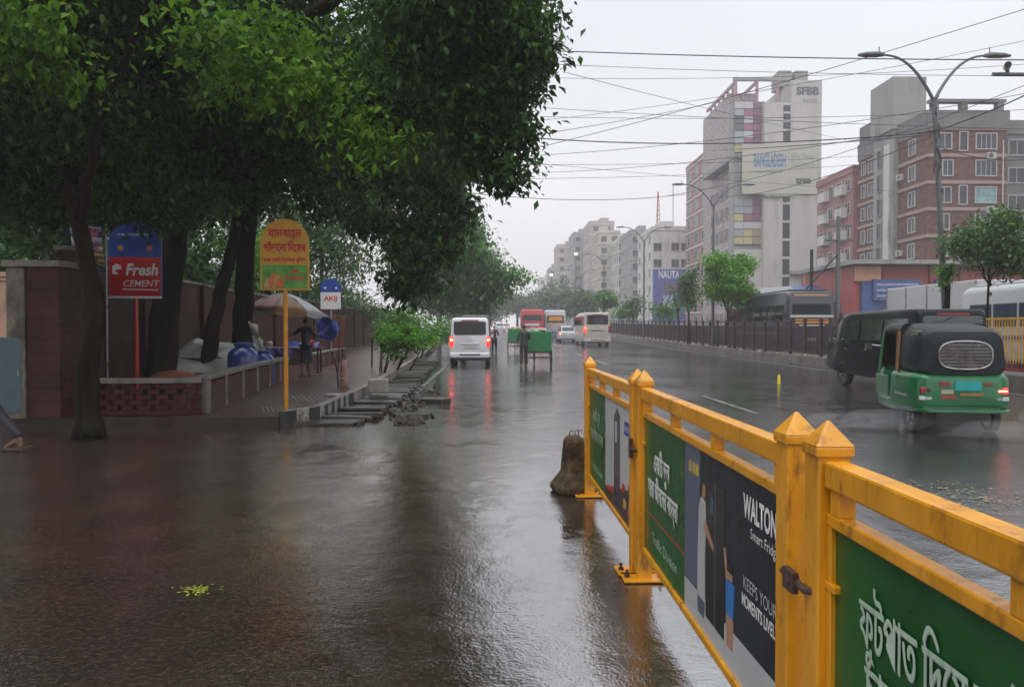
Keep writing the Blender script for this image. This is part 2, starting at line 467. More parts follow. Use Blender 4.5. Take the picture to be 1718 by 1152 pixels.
for i in range(len(kpts) - 1):
    (xa, ya), (xb, yb) = kpts[i], kpts[i + 1]
    segs = max(1, int(round((yb - ya) / .5))) if ya < 34 else 1
    for s in range(segs):
        p = Vector((xa + (xb - xa) * s / segs, ya + (yb - ya) * s / segs)); q = Vector((xa + (xb - xa) * (s + 1) / segs, ya + (yb - ya) * (s + 1) / segs))
        t = (q - p); n = Vector((t.y, -t.x)).normalized() * .075
        za, zb = gz(p.y), gz(q.y)
        m = 0
        if p.y < 15.2: m = 1 + (i % 2)
        h = .235
        a = [(p + n), (q + n), (q - n), (p - n)]
        zz = [za, zb, zb, za]
        vs = [(v.x, v.y, z - .25) for v, z in zip(a, zz)] + [(v.x, v.y, z + h) for v, z in zip(a, zz)]
        mb.add(vs, [(0, 1, 5, 4), (2, 3, 7, 6), (1, 2, 6, 5), (3, 0, 4, 7)], m)
        mb.add(vs[4:], [(0, 1, 2, 3)], 0)
        mb.add(vs, [], 0)
struct(mb.build('kerb', [M_conc, M_kblack, M_kwhite]))
# tactile grooves and tiles worn on the pavement
mb = MB()
for k in range(9): mb.box((-3.95 + k * .07, 12.5 + k * .02, top + .006), (.02, .9, .008), rz=.35)
for k in range(7): mb.box((-3.9 + k * .09, 14.3 + k * .03, top + .006), (.025, 1.3, .008), rz=.35)
o = mb.build('paving_ribs', M_conc); struct(o); o.name = 'pavement_ribs'
# dark gutter trench
mb = MB()
strip(mb, [(kerb_x(y) + .47, y) for y in [11.5 + k for k in range(24)]], .86, .008)
struct(mb.build('gutter', M_mud))
rr = random.Random(4)
SLABS = []
y = 11.75
while y < 33:
    sp_ = .62 + .02 * (y - 11) + rr.uniform(-.08, .12)
    if not 13.75 < y < 14.5: SLABS.append((kerb_x(y) + .53 + rr.uniform(-.03, .03), y, .86 if y > 12.2 else 1.05, sp_ * rr.uniform(.66, .82), rr.uniform(.03, .09)))
    y += sp_
for k, (x, y, w, l, h) in enumerate(SLABS):
    mb = MB(); mb.box((0, 0, h * .35), (w * rr.uniform(.92, 1.03), l, .05), rx=rr.uniform(-.07, .03), ry=rr.uniform(-.04, .03))
    for j in range(3): mb.box((w / 2 + .02, rr.uniform(-l / 2, l / 2), h * .6), (.06, .12, .07), rz=rr.uniform(0, 2))
    o = mb.build('drain_slab', M_wetconc, loc=(x, y, .004), rotz=rr.uniform(-.08, .08), bevel=.008)
    tag(o, 'wet grey concrete slab lying across the open gutter beside the kerb', 'drain slab', 'concrete slabs over the gutter')
# rubble and broken asphalt along the gutter
rng = np.random.default_rng(3)
mb = MB()
for k in range(170):
    y = rr.uniform(11.6, 19); x = -1.75 + rr.gauss(0, .16) - (y - 14) * .01 + (.25 if y < 13 else 0)
    s = rr.choice([.04, .05, .06, .08, .12]) * rr.uniform(.6, 1.3)
    mb.box((x, y, s * .25 + .01), (s * rr.uniform(.8, 1.8), s * rr.uniform(.8, 1.6), s * .7), rz=rr.uniform(0, 3), rx=rr.uniform(-.4, .4), ry=rr.uniform(-.4, .4), taper=.65)
tag(mb.build('rubble', M_wetconc, bevel=.006, seg=1), None, None, kind='stuff')
for (x, y, w, l, rz, lab) in ((-1.45, 12.6, .62, .42, .3, 'broken flat plate of wet asphalt nearest the camera beside the gutter'), (-1.35, 15.4, .75, .5, -.2, 'broken flat plate of wet asphalt farther along the gutter rubble')):
    mb = MB(); mb.prism([(-w/2, -l/2), (w*.35, -l*.6), (w/2, l*.1), (w*.1, l/2), (-w*.45, l*.35)], (0, 0, .07), (1, 0, 0), (0, 1, 0), .07)
    tag(mb.build('asphalt_plate', M_wetconc, loc=(x, y, 0), rotz=rz, bevel=.01), lab, 'rubble plate')
mb = MB(); mb.box((0, 0, .15), (.42, .3, .3)); o = mb.build('concrete_block', mat('pale_concrete', (.33, .31, .28), .5, var=.2, bump=.4), loc=(-2.95 + .35, 16.1, .12), rotz=.1, bevel=.03)
tag(o, 'pale grey concrete block standing in the gutter against the kerb', 'block')
mb = MB(); mb.box((0, 0, .02), (.5, .34, .035)); o = mb.build('paving_slab', mat('pale_slab', (.36, .35, .33), .4, var=.15, bump=.2), loc=(-3.22, 15.0, top + .002), rotz=-.3, bevel=.008)
tag(o, 'loose pale slab lying flat on the red pavement by the kerb', 'slab')
# broken bollard stump with bent rod
t_ = thing('broken_bollard', 'broken short bollard in faded red and white paint with bent iron rod', 'bollard', (-3.55, 17.2, top))
mb = MB(); mb.lathe([(.11, 0), (.11, .22), (.10, .23), (.10, .5), (.085, .6), (.06, .64)], 12)
mb.build('post', mat('faded_post_paint', (.36, .25, .21), .5, var=.3, scale=7, dirt=(.22, .05, .04), dirt_amt=.5, dscale=5, bump=.3), t_, smooth_=True)
mb = MB(); mb.tube([(-.16, .05, 0), (-.18, .05, .35), (-.24, .05, .65), (-.33, .05, .85)], .018, 6)
mb.build('iron_rod', mat('rust', (.06, .028, .018), .6, var=.3), t_, smooth_=True)

# ---- central median on the right with its kerb
mb = MB()
MX0, MX1 = 12.75, 14.6
yy = [2 + 2 * k for k in range(40)] + [90 + 10 * k for k in range(26)]
vs = []; fs = []
for y in yy:
    z = gz(y); vs += [(MX0, y, z - .1), (MX0 + .03, y, z + .36), (MX0 + .2, y, z + .38), (MX0 + .22, y, z + .33), (MX1 - .2, y, z + .33), (MX1 - .2, y, z + .38), (MX1, y, z + .36), (MX1, y, z - .1)]
for i in range(len(yy) - 1):
    for k in range(7): fs.append((i*8+k, (i+1)*8+k, (i+1)*8+k+1, i*8+k+1))
mb.add(vs, fs)
M_median = mat('median_concrete', (.12, .108, .098), .4, var=.35, scale=3, bump=.4, bscale=15, dirt=(.04, .032, .025), dirt_amt=.5, dscale=2)
struct(mb.build('median_strip', M_median))

# ------------------------------------------------------------------ yellow road barriers with printed boards
M_yel = mat('chipped_yellow_paint', (.68, .295, .007), .36, var=.16, scale=7, coat=.2, dirt=(.30, .11, .012), dirt_amt=.22, dscale=11, stretch=(1, 1, .45), bump=.25, bscale=26, rvar=.12)
M_green = mat('printed_green', (.006, .085, .016), .34, var=.28, scale=2.5, coat=.15, bump=.35, bscale=3.5, rvar=.12)
M_white = mat('white_print', (.80, .82, .80), .4, var=.05)
M_dim = mat('pale_green_print', (.42, .56, .44), .4, var=.15)
M_navy = mat('print_dark_navy', (.012, .016, .026), .34, var=.4, scale=3, coat=.15, bump=.35, bscale=3.5, rvar=.1)
M_bluegrey = mat('print_blue_grey', (.10, .125, .19), .3, var=.3, scale=2, coat=.3)
M_pgrey = mat('print_pale_grey', (.50, .51, .52), .35, var=.1, scale=2, coat=.2)
M_black = mat('print_black', (.008, .009, .012), .25, var=.2, coat=.3)
M_redp = mat('print_red', (.50, .03, .025), .35, var=.15)
M_bluep = mat('print_blue', (.03, .18, .50), .35, var=.15)
M_gold = mat('print_gold', (.50, .36, .07), .4, var=.3, scale=20)
M_skinp = mat('print_skin', (.40, .22, .14), .4, var=.1)
M_steel = mat('galvanised_steel', (.34, .34, .34), .4, metal=.6, var=.25, dirt=(.10, .05, .03), dirt_amt=.4)
M_rust = mat('dark_rust', (.05, .022, .014), .6, var=.4, bump=.4)
PL = 1.92        # length between post centres
def barrier(label, loc, rotz, prints, n_bal=3, L=PL):
    t = thing('road_barrier', label, 'barrier', loc, rotz, 'yellow advertising barriers in a line')
    for e in (-1, 1):
        y = e * L / 2; w = .088
        mb = MB(); mb.box((0, y, .59), (w, w, 1.16)); mb.box((0, y, 1.178), (w + .014, w + .014, .03))
        h = w / 2 + .007
        vs = [(-h, y - h, 1.193), (h, y - h, 1.193), (h, y + h, 1.193), (-h, y + h, 1.193), (0, y, 1.262)]
        mb.add(vs, [(0, 1, 4), (1, 2, 4), (2, 3, 4), (3, 0, 4)])
        mb.build('post', M_yel, t, bevel=.006)
        mb = MB(); mb.box((0, y, .012), (.26, .16, .012)); pl = mb.build('base_plate', M_yel, t, bevel=.002)
        for q in (-.1, .1):
            mb = MB(); mb.cyl((q, y, .018), (q, y, .06), .009, 8); mb.cyl((q, y, .018), (q, y, .032), .017, 6)
            mb.build('bolt', M_rust, pl)
        mb = MB(); mb.box((0, y - e * .07, .83), (.05, .055, .02)); mb.build('bracket', M_yel, t, bevel=.003)
    a = L / 2 - .045
    mb = MB(); mb.box((0, 0, 1.12), (.062, 2 * a, .072)); mb.build('top_rail', M_yel, t, bevel=.008)
    mb = MB(); mb.box((0, 0, 1.003), (.046, 2 * a, .034)); mb.build('middle_rail', M_yel, t, bevel=.005)
    mb = MB(); mb.box((0, 0, .20), (.046, 2 * a, .036)); mb.build('bottom_rail', M_yel, t, bevel=.005)
    for k in range(n_bal + 1):
        y = a - .045 - k * (2 * a - .09) / n_bal
        mb = MB(); mb.box((0, y, 1.052), (.045, .05, .064)); mb.build('baluster', M_yel, t, bevel=.003)
    for e in (-1, 1):
        mb = MB(); mb.box((0, e * (a - .0125), .602), (.044, .025, .768)); mb.build('side_strip', M_yel, t, bevel=.003)
    b = a - .026
    mb = MB(); mb.bx((-.008, -b, .219), (.008, b, .985)); p = mb.build('board', M_green, t)
    prints(t, p, b)
    return t
U_ = (0, -1, 0); V_ = (0, 0, 1)
def patch(parent, b, poly, m, name, off):
    """poly in (u, z): u 0 at the far end, 1 at the near end of the board's road-side face"""
    L = 2 * b
    mb = MB(); mb.prism([(u * L, z) for u, z in poly], (-.008 - off, b, 0), U_, V_, off - .0002); return mb.build(name, m, parent)
def tx(parent, b, s, u, z, size, m, width=None, off=.0035, **k):
    return text(s, parent, (-.008, b - u * 2 * b, z), U_, V_, size, m, width=width, depth=off, **k)
def rect(u0, z0, u1, z1): return [(u0, z0), (u1, z0), (u1, z1), (u0, z1)]
def slogan(p, b, m=M_white):
    tx(p, b, "একিট ভুল", .21, .755, .15, m, width=.36, bold=.012)
    tx(p, b, "সারা জীবেনর কান্না", .215, .600, .14, m, width=.68, bold=.012)
    patch(p, b, rect(0, .447, .44, .455), M_redp, 'red_line', .001)
    tx(p, b, "Traffic Division", .24, .335, .085, M_dim, width=.56)
    patch(p, b, rect(.035, .30, .055, .37), mat('emblem_red', (.35, .09, .06), .4), 'emblem', .001)
def prints_b(t, p, b):
    slogan(p, b)
    patch(p, b, rect(.44, .219, 1, .985), M_navy, 'advert', .001)
    patch(p, b, [(.44, .36), (.56, .37), (.56, .985), (.44, .985)], M_bluegrey, 'backdrop', .0016)
    patch(p, b, [(.44, .219), (1, .219), (1, .385), (.44, .355)], M_pgrey, 'floor_strip', .0016)
    patch(p, b, rect(.605, .30, .725, .88), M_black, 'fridge', .0024)
    patch(p, b, rect(.665, .30, .669, .88), M_bluegrey, 'door_gap', .0028)
    patch(p, b, rect(.635, .75, .655, .82), mat('print_screen', (.06, .09, .13), .2), 'screen', .0028)
    # woman in a long white dress reaching for the door, and a child beside her
    patch(p, b, [(.545, .35), (.60, .35), (.598, .55), (.607, .66), (.600, .77), (.572, .79), (.555, .74), (.548, .56)], M_pgrey, 'dress', .0032)
    patch(p, b, [(.59, .66), (.655, .60), (.66, .62), (.60, .70)], M_skinp, 'arm', .0036)
    patch(p, b, [(.573, .79), (.597, .79), (.600, .83), (.590, .85), (.575, .845)], M_skinp, 'face', .0036)
    patch(p, b, [(.562, .775), (.578, .79), (.583, .845), (.602, .85), (.595, .868), (.572, .868), (.560, .83)], M_black, 'hair', .004)
    patch(p, b, [(.55, .28), (.595, .28), (.60, .35), (.545, .35)], M_bluegrey, 'trousers', .0032)
    patch(p, b, [(.737, .42), (.777, .42), (.782, .55), (.733, .55)], M_bluep, 'child_shirt', .0034)
    patch(p, b, [(.74, .30), (.775, .30), (.777, .42), (.737, .42)], M_skinp, 'child_legs', .0034)
    patch(p, b, [(.735, .55), (.745, .55), (.73, .66), (.72, .66)], M_skinp, 'child_arm', .0034)
    patch(p, b, [(.745, .555), (.77, .555), (.772, .60), (.743, .60)], M_skinp, 'child_head', .0034)
    patch(p, b, [(.742, .585), (.773, .585), (.772, .62), (.743, .62)], M_black, 'child_hair', .0038)
    tx(p, b, "WALTON", .905, .875, .115, M_white, width=.31, bold=.03)
    tx(p, b, "Smart Fridge", .925, .795, .052, M_white, width=.25)
    tx(p, b, "KEEPS YOUR", .905, .605, .066, M_pgrey, width=.31)
    tx(p, b, "MOMENTS LIVELY", .905, .540, .062, M_white, width=.34, bold=.02)
    for q in (.475, .505, .53): patch(p, b, [(q, .86), (q + .02, .86), (q + .02, .90), (q + .01, .915), (q, .90)], M_gold, 'award_badge', .003)
def prints_a(t, p, b):
    tx(p, b, "একিট ভুল", .21, .76, .13, M_dim, width=.38, bold=.012)
    tx(p, b, "সারা জীবেনর কান্না", .215, .600, .12, M_dim, width=.66, bold=.012)
    tx(p, b, "Traffic Division", .24, .335, .085, M_dim, width=.5)
    patch(p, b, rect(.44, .219, 1, .985), M_pgrey, 'advert', .001)
    patch(p, b, [(.44, .219), (1, .219), (1, .55), (.80, .42), (.62, .36), (.44, .30)], mat('print_dark_brown', (.05, .03, .03), .3, var=.6, scale=6), 'lower_picture', .0016)
    patch(p, b, [(.44, .30), (.62, .36), (.62, .31), (.5, .29)], M_redp, 'red_wedge', .002)
    patch(p, b, [(.64, .24), (.76, .24), (.76, .90), (.70, .95), (.64, .88)], mat('print_plum', (.055, .035, .06), .25, coat=.3), 'fridge', .0026)
    patch(p, b, rect(.665, .70, .70, .85), M_pgrey, 'fridge_mark', .003)
    patch(p, b, rect(.84, .80, .985, .89), mat('print_royal_blue', (.03, .06, .28), .3), 'logo_box', .002)
    tx(p, b, "WALTON", .912, .845, .05, M_white, width=.22, off=.004)
    for q, z, m in ((.80, .40, M_redp), (.86, .44, M_pgrey), (.92, .36, M_redp), (.82, .30, M_gold), (.9, .28, M_redp), (.95, .47, M_pgrey)):
        patch(p, b, [(q, z), (q + .05, z + .01), (q + .06, z + .06), (q + .01, z + .07)], m, 'food_picture', .0024)
    for k, s in enumerate("FRIDGE"): tx(p, b, s, .55, .70 - k * .055, .05, mat('print_grey_text', (.12, .12, .13), .4), off=.003)
def prints_c(t, p, b):
    tx(p, b, "ফুটপাত িদেয় েমাটর", .215, .795, .165, M_dim, width=.62, bold=.006)
    tx(p, b, "চালােবন না", .19, .645, .165, M_dim, width=.46, bold=.006)
    patch(p, b, rect(0, .41, .6, .418), M_redp, 'red_line', .001)
barrier('yellow steel barrier section farthest from the camera with green and pale grey board', (.842, 5.56, 0), 0.0168, prints_a, L=2.08)
barrier('yellow steel barrier section between two others with a dark fridge advert on its board', (.88, 3.28, 0), 0.005, prints_b, L=2.22)
barrier('yellow steel barrier section nearest the camera with an all green board and Bengali writing', (.885, .86, 0), 0.0, prints_c, L=2.2)
# rusty clamp tying two sections together
mb = MB(); mb.tube([(-.05, .06, 0), (-.06, 0, .01), (-.05, -.09, -.005), (-.01, -.12, 0)], .012, 8); mb.box((-.062, -.02, 0), (.02, .07, .06)); mb.cyl((-.075, -.02, 0), (-.04, -.02, 0), .018, 8)
tag(mb.build('clamp', M_rust, loc=(.88, 2.06, .80), bevel=.003), 'dark rusty clamp joining the two nearest yellow barrier posts', 'clamp')
mb = MB(); mb.tube([(-.05, .06, 0), (-.06, 0, .01), (-.05, -.09, -.005)], .012, 8); mb.box((-.062, 0, 0), (.02, .05, .12))
tag(mb.build('clamp', M_rust, loc=(.868, 4.455, .78), bevel=.003), 'dark rusty clamp joining the two farther yellow barrier posts', 'clamp')

# concrete stump behind the far barrier post
t = thing('concrete_bollard', 'stained yellowish concrete stump with rusty rebar hooks beside the far barrier post', 'bollard', (.705, 6.8, 0), .25)
M_stump = mat('stained_concrete', (.10, .07, .034), .6, var=.6, scale=7, bump=.9, bscale=14, spec=.2, dirt=(.022, .014, .009), dirt_amt=.7, dscale=5)
def ring(w, d, z, c=.28):
    a, b = w / 2, d / 2; q = c * min(a, b)
    return [(-a+q, -b, z), (a-q, -b, z), (a, -b+q, z), (a, b-q, z), (a-q, b, z), (-a+q, b, z), (-a, b-q, z), (-a, -b+q, z)]
mb = MB(); mb.loft([ring(.40, .40, 0), ring(.44, .44, .03), ring(.44, .44, .07), ring(.27, .27, .19), ring(.25, .25, .21), ring(.20, .20, .50), ring(.17, .17, .535), ring(.09, .1, .56)])
mb.build('stump', M_stump, t, bevel=.008); t.scale = (.86, .86, .93)
for k, (a, q) in enumerate(((0, -.05), (1.2, .01), (2.0, .05))):
    mb = MB(); mb.tube([(q, 0, .5), (q, 0, .585), (q + .012, .005, .605), (q + .035, .012, .608), (q + .05, .015, .59)], .0055, 6); mb.build('rebar_hook', M_rust, t)

# ------------------------------------------------------------------ left side: walls, signs, stalls
M_brick = brick_mat('old_red_brick', (.085, .020, .014), (.045, .013, .010), (.045, .034, .028), 1, .5, .30, .105, .014)
M_bark = mat('wet_bark', (.013, .0085, .006), .8, var=.5, scale=6, bump=1.0, bscale=14, stretch=(1, 1, .25), dirt=(.022, .026, .016), dirt_amt=.25, dscale=2, spec=.08)
M_cope = mat('grey_coping', (.17, .155, .135), .35, var=.3, scale=4, bump=.4, bscale=25, dirt=(.05, .045, .035), dirt_amt=.4)
def wall_run(name, label, cat, pts, h, th, m, cope=None, piers=0):
    """a wall along pts: body, coping and piers"""
    a, b = Vector(pts[0]), Vector(pts[-1])
    t = thing(name, label, cat, (a.x, a.y, 0))
    body = MB(); cp = MB()
    for i in range(len(pts) - 1):
        p, q = Vector(pts[i]) - a, Vector(pts[i + 1]) - a; d = q - p; l = d.length; an = math.atan2(d.y, d.x); c = (p + q) / 2
        z0 = gz(c.y + a.y)
        body.box((c.x, c.y, z0 + h / 2), (l, th, h), rz=an)
        if cope: cp.box((c.x, c.y, z0 + h + .04), (l + .02, th + .1, .075), rz=an)
    w = body.build('brick_body', m, t)
    if cope: cp.build('coping', cope, t, bevel=.008)
    if piers:
        for i in range(len(pts) - 1):
            p, q = Vector(pts[i]) - a, Vector(pts[i + 1]) - a; l = (q - p).length; an = math.atan2((q - p).y, (q - p).x)
            for k in range(int(l // piers)):
                c = p + (q - p) * ((k + .5) * piers / l)
                mb = MB(); mb.box((c.x, c.y, gz(c.y + a.y) + h / 2 + .02), (.42, th + .2, h + .06), rz=an); mb.build('pier', m, t)
    return t
WALL = [(-6.85, 11.9), (-8.3, 15.5), (-8.9, 24), (-9.5, 36), (-10.2, 60), (-10.8, 95)]
wall_run('brick_wall', 'long high old red brick boundary wall behind the trees and stalls', 'wall', WALL, 2.75, .25, M_brick, M_cope, piers=4.2)
t = thing('brick_pillar', 'tall mossy brick gate pillar with a rough plastered edge at the wall end', 'pillar', (-6.95, 11.55, top))
mb = MB(); mb.box((.12, 0, 1.14), (.50, .62, 2.28)); mb.build('brick_shaft', M_brick, t, bevel=.01)
mb = MB(); mb.box((-.27, -.01, 1.13), (.28, .66, 2.26)); mb.build('plaster_face', mat('mossy_plaster', (.14, .115, .085), .5, var=.5, scale=5, bump=.7, bscale=16, dirt=(.03, .024, .018), dirt_amt=.6, dscale=3, stretch=(1, 1, .5)), t, bevel=.015)
mb = MB(); mb.box((-.02, 0, 2.33), (.86, .74, .10)); mb.build('cap', M_cope, t, bevel=.012)
# low wall with concrete posts along the pavement
t = thing('low_wall', 'low red brick wall with grey concrete coping and posts along the pavement', 'wall', (-4.72, 11.95, 0))
LW = [(-4.72, 11.95), (-4.9, 13.2), (-5.08, 14.6), (-5.25, 16), (-5.42, 17.4), (-5.58, 18.8), (-5.70, 19.9)]
LW2 = [(-6.14, 24.2), (-6.26, 25.4), (-6.38, 26.8), (-6.48, 28.2), (-6.58, 29.6), (-6.66, 31), (-6.74, 32.4)]
bd = MB(); cp = MB()
M_lowbrick = brick_mat('low_wall_brick', (.095, .023, .018), (.07, .020, .016), (.03, .025, .022), 1, .35)
for run in (LW, LW2):
    h = .56 if run is LW else .50
    for i in range(len(run) - 1):
        p, q = Vector(run[i]) - Vector(LW[0]), Vector(run[i + 1]) - Vector(LW[0]); d = q - p; an = math.atan2(d.y, d.x); c = (p + q) / 2
        bd.box((c.x, c.y, top + h / 2 - .03), (d.length - .02, .16, h - .06), rz=an)
        cp.box((c.x, c.y, top + h + .015), (d.length + .01, .24, .075), rz=an)
    for i, pt in enumerate(run):
        p = Vector(pt) - Vector(LW[0]); mb = MB(); mb.box((p.x, p.y, top + h / 2 - .012), (.11, .19, h - .025), rz=1.45); mb.build('concrete_post', M_cope, t, bevel=.008)
bd.build('brick_panels', M_lowbrick, t); cp.build('coping', M_cope, t, bevel=.01)
# curved open-work end of the low wall
t = thing('openwork_wall', 'curved low open-work brick wall with round grey coping at the pavement corner', 'wall', (-5.6, 11.9, top))
bm_, cm = MB(), MB()
cv = []
for k in range(15):
    a = k / 14.0
    x = -6.45 + 1.73 * a; y = 11.62 + .34 * a ** 2 + .22 * (1 - a) ** 2 - .12
    cv.append(Vector((x + 5.6, y - 11.9)))
for r in range(6):
    for i in range(len(cv) - 1):
        p, q = cv[i], cv[i + 1]; d = q - p; c = (p + q) / 2; an = math.atan2(d.y, d.x); l = d.length
        if (i + r) % 2 == 0 or r in (0,): bm_.box((c.x, c.y, .045 + r * .082), (l * 1.02, .11, .076), rz=an)
        else: bm_.box((c.x - d.x * .32, c.y - d.y * .32, .045 + r * .082), (l * .38, .11, .076), rz=an)
for i in range(len(cv) - 1):
    p, q = cv[i], cv[i + 1]; d = q - p; c = (p + q) / 2
    cm.box((c.x, c.y, .545), (d.length + .02, .2, .085), rz=math.atan2(d.y, d.x))
bm_.build('brick_lattice', mat('openwork_brick', (.058, .016, .012), .5, var=.4, scale=9, bump=.3, spec=.15), t, bevel=.004)
cm.build('coping', M_cope, t, bevel=.012)

# signs on posts
M_signy = mat('sign_yellow', (.62, .31, .012), .35, var=.12, scale=4, dirt=(.35, .17, .02), dirt_amt=.2)
M_signr = mat('sign_red', (.46, .012, .012), .3, var=.08, scale=3, coat=.2)
M_signb = mat('sign_blue', (.012, .055, .28), .3, var=.12, scale=3, coat=.2)
M_signw = mat('sign_white', (.62, .62, .62), .35, var=.05)
M_rt = mat('sign_red_letters', (.55, .025, .012), .4, var=.05)
UX, VZ = (1, 0, 0), (0, 0, 1)
def arch(w, h, rad, n=12):
    a = w / 2; pts = [(-a, 0), (a, 0), (a, h - rad)]
    for k in range(1, n): an = PI * k / n; pts.append((a * math.cos(an), h - rad + rad * math.sin(an)))
    pts.append((-a, h - rad)); return pts
def post_sign(label, loc, rotz, w, h, z0, post_m, rad, back, group=None):
    t = thing('post_sign', label, 'sign', loc, rotz, group)
    mb = MB(); mb.cyl((0, .04, 0), (0, .04, z0 + h * .7), .038, 12); mb.build('post', post_m, t, smooth_=True)
    mb = MB(); mb.prism(arch(w, h, rad), (0, 0, z0), UX, VZ, .03); pl = mb.build('plate', back, t, bevel=.004)
    return t, pl
# yellow no-stopping sign
t, pl = post_sign('yellow round-topped no-stopping sign with red Bengali letters on a yellow post', (-3.56, 12.45, top - .02), R(4), .80, 1.19, 2.02, mat('post_yellow', (.62, .26, .012), .35, var=.15, scale=6), .40, M_signy)
mb = MB(); z = 2.02
mb.prism([(-.37, .03), (.37, .03), (.37, .42), (-.37, .42)], (0, -.004, z), UX, VZ, .003); g = mb.build('green_panel', mat('sign_green', (.08, .30, .025), .35, var=.35, scale=6), pl)
text("যানবাহন", pl, (0, 0, z + .94), UX, VZ, .19, M_rt, width=.54, bold=.03, depth=.005)
text("দাঁড়ােনা িনেষধ", pl, (0, 0, z + .70), UX, VZ, .19, M_rt, width=.68, bold=.03, depth=.005)
text("ঢাকা েমেটা ট্রািফক পুিলশ", pl, (0, 0, z + .50), UX, VZ, .085, M_rt, width=.68, bold=.02, depth=.005)
text("Frooto", pl, (.17, -.004, z + .21), UX, VZ, .13, M_rt, width=.32, bold=.03, depth=.004)
mb = MB(); mb.prism([(.13, .27), (.22, .27), (.22, .33), (.13, .33)], (0, -.004, z), UX, VZ, .0), 
mb = MB(); mb.prism([(.12, .29), (.22, .29), (.22, .345), (.12, .345)], (0, -.0075, z), UX, VZ, .003); mb.build('red_badge', M_rt, pl)
for k, (x, hh) in enumerate(((-.29, .16), (-.2, .24), (-.13, .30), (-.07, .2))):
    mb = MB(); mb.prism([(x - .05, .04), (x + .05, .04), (x + .06, hh * .6), (x + .01, hh + .06), (x - .05, hh * .7)], (0, -.0075 - .0008 * k, z), UX, VZ, .003)
    mb.build('drink_picture', mat('orange_print' if k % 2 else 'tan_print', (.60, .12, .02) if k % 2 else (.5, .27, .07), .4, var=.3, scale=12), pl)
# red and blue cement advertising sign
t, pl = post_sign('blue and red cement advert sign on a red post in front of the dark trunk', (-6.72, 13.85, top), R(4), .95, 1.36, 1.95, M_signr, .36, M_signb)
z = 1.95
mb = MB(); mb.prism([(-.46, .015), (.46, .015), (.46, .73), (-.46, .73)], (0, -.004, z), UX, VZ, .003); mb.build('red_panel', M_signr, pl)
mb = MB(); mb.prism([(-.475, -.03), (.475, -.03), (.475, .012), (-.475, .012)], (0, -.005, z), UX, VZ, .02); mb.build('white_edge', M_signw, pl)
text("Fresh", pl, (.12, -.004, z + .49), UX, VZ, .30, M_signw, width=.58, bold=.03, shear=.2, depth=.004)
text("CEMENT", pl, (.10, -.004, z + .24), UX, VZ, .17, M_signw, width=.64, bold=.004, shear=.2, depth=.004)
mb = MB(); mb.prism([(-.22, .13), (.42, .115), (.42, .135), (-.22, .15)], (0, -.0065, z), UX, VZ, .002); mb.build('underline', M_signw, pl)
mb = MB(); mb.prism([(-.40, .42), (-.31, .41), (-.30, .45), (-.35, .46), (-.35, .49), (-.23, .51), (-.25, .58), (-.33, .61), (-.40, .56)], (0, -.0065, z), UX, VZ, .002); mb.build('logo_mark', M_signw, pl)
text("ঢাকা  সাবধােন চলুন", pl, (0, 0, z + 1.14), UX, VZ, .085, M_signw, width=.62, depth=.004)
for x, m in ((-.25, mat('emblem_gold', (.35, .22, .05), .4, var=.3, scale=20)), (.27, mat('emblem_orange', (.5, .10, .05), .4, var=.3, scale=20))):
    mb = MB(); mb.lathe([(.055, 0), (.055, .003)], 14, axis='y', c=(x, -.004, z + .90)); mb.build('emblem', m, pl)
# the same kind of sign farther along, blue over white
t, pl = post_sign('small blue and white round-topped sign on a grey post beyond the stall umbrella', (-7.75, 34.5, .05), R(6), .95, 1.42, 2.36, M_steel, .36, M_signb)
mb = MB(); mb.prism([(-.46, .015), (.46, .015), (.46, .80), (-.46, .80)], (0, -.004, 2.36), UX, VZ, .003); mb.build('white_panel', M_signw, pl)
text("AKIJ", pl, (.0, -.004, 2.36 + .5), UX, VZ, .30, M_rt, width=.6, bold=.03, depth=.004)
for x in (-.25, .25):
    mb = MB(); mb.lathe([(.055, 0), (.055, .003)], 12, axis='y', c=(x, -.004, 3.36)); mb.build('emblem', M_signw, pl)
# small cloth banner tied beside the trunk
t = thing('cloth_banner', 'small faded striped cloth banner in blue pink and yellow hung beside the cement sign', 'banner', (-7.25, 13.2, 0), R(3))
cols = [(.10, .15, .34), (.42, .36, .45), (.52, .44, .42), (.46, .25, .06), (.44, .33, .08), (.10, .2, .08)]
zs = [3.30, 3.12, 2.96, 2.84, 2.74, 2.66, 2.60]
for k in range(6):
    mb = MB(); nn = 8; vs = []; fs = []
    for i in range(nn + 1):
        x = -.27 + .54 * i / nn
        for zz in (zs[k], zs[k + 1]):
            vs.append((x * (1 - .04 * (3.3 - zz)) + (.06 * (3.3 - zz)), .03 * math.sin(i * .9 + zz * 3), zz + .02 * math.sin(i * .5)))
    for i in range(nn): fs.append((2*i, 2*i+1, 2*i+3, 2*i+2))
    mb.add(vs, fs); o = mb.build('cloth_stripe', mat('banner_%d' % k, cols[k], .6, var=.2, scale=9), t, smooth_='full')
    md = o.modifiers.new('thick', 'SOLIDIFY'); md.thickness = .004
text("ধানমিন্ড", t, (.02, -.05, 2.90), UX, VZ, .15, mat('banner_red', (.35, .03, .06), .5), width=.42, bold=.02)
text("ভিতর্ চলেছ", t, (.03, -.05, 2.72), UX, VZ, .12, MATS['banner_red'], width=.42, bold=.02)
mb = MB(); mb.lathe([(.10, 0), (.10, .004)], 14, axis='y', c=(.13, -.045, 3.2)); mb.build('pink_disc', mat('banner_pink', (.45, .10, .2), .5), t)
mb = MB(); mb.cyl((.33, .02, 0.1), (.33, .02, 3.35), .016, 8); mb.build('pole', M_steel, t)

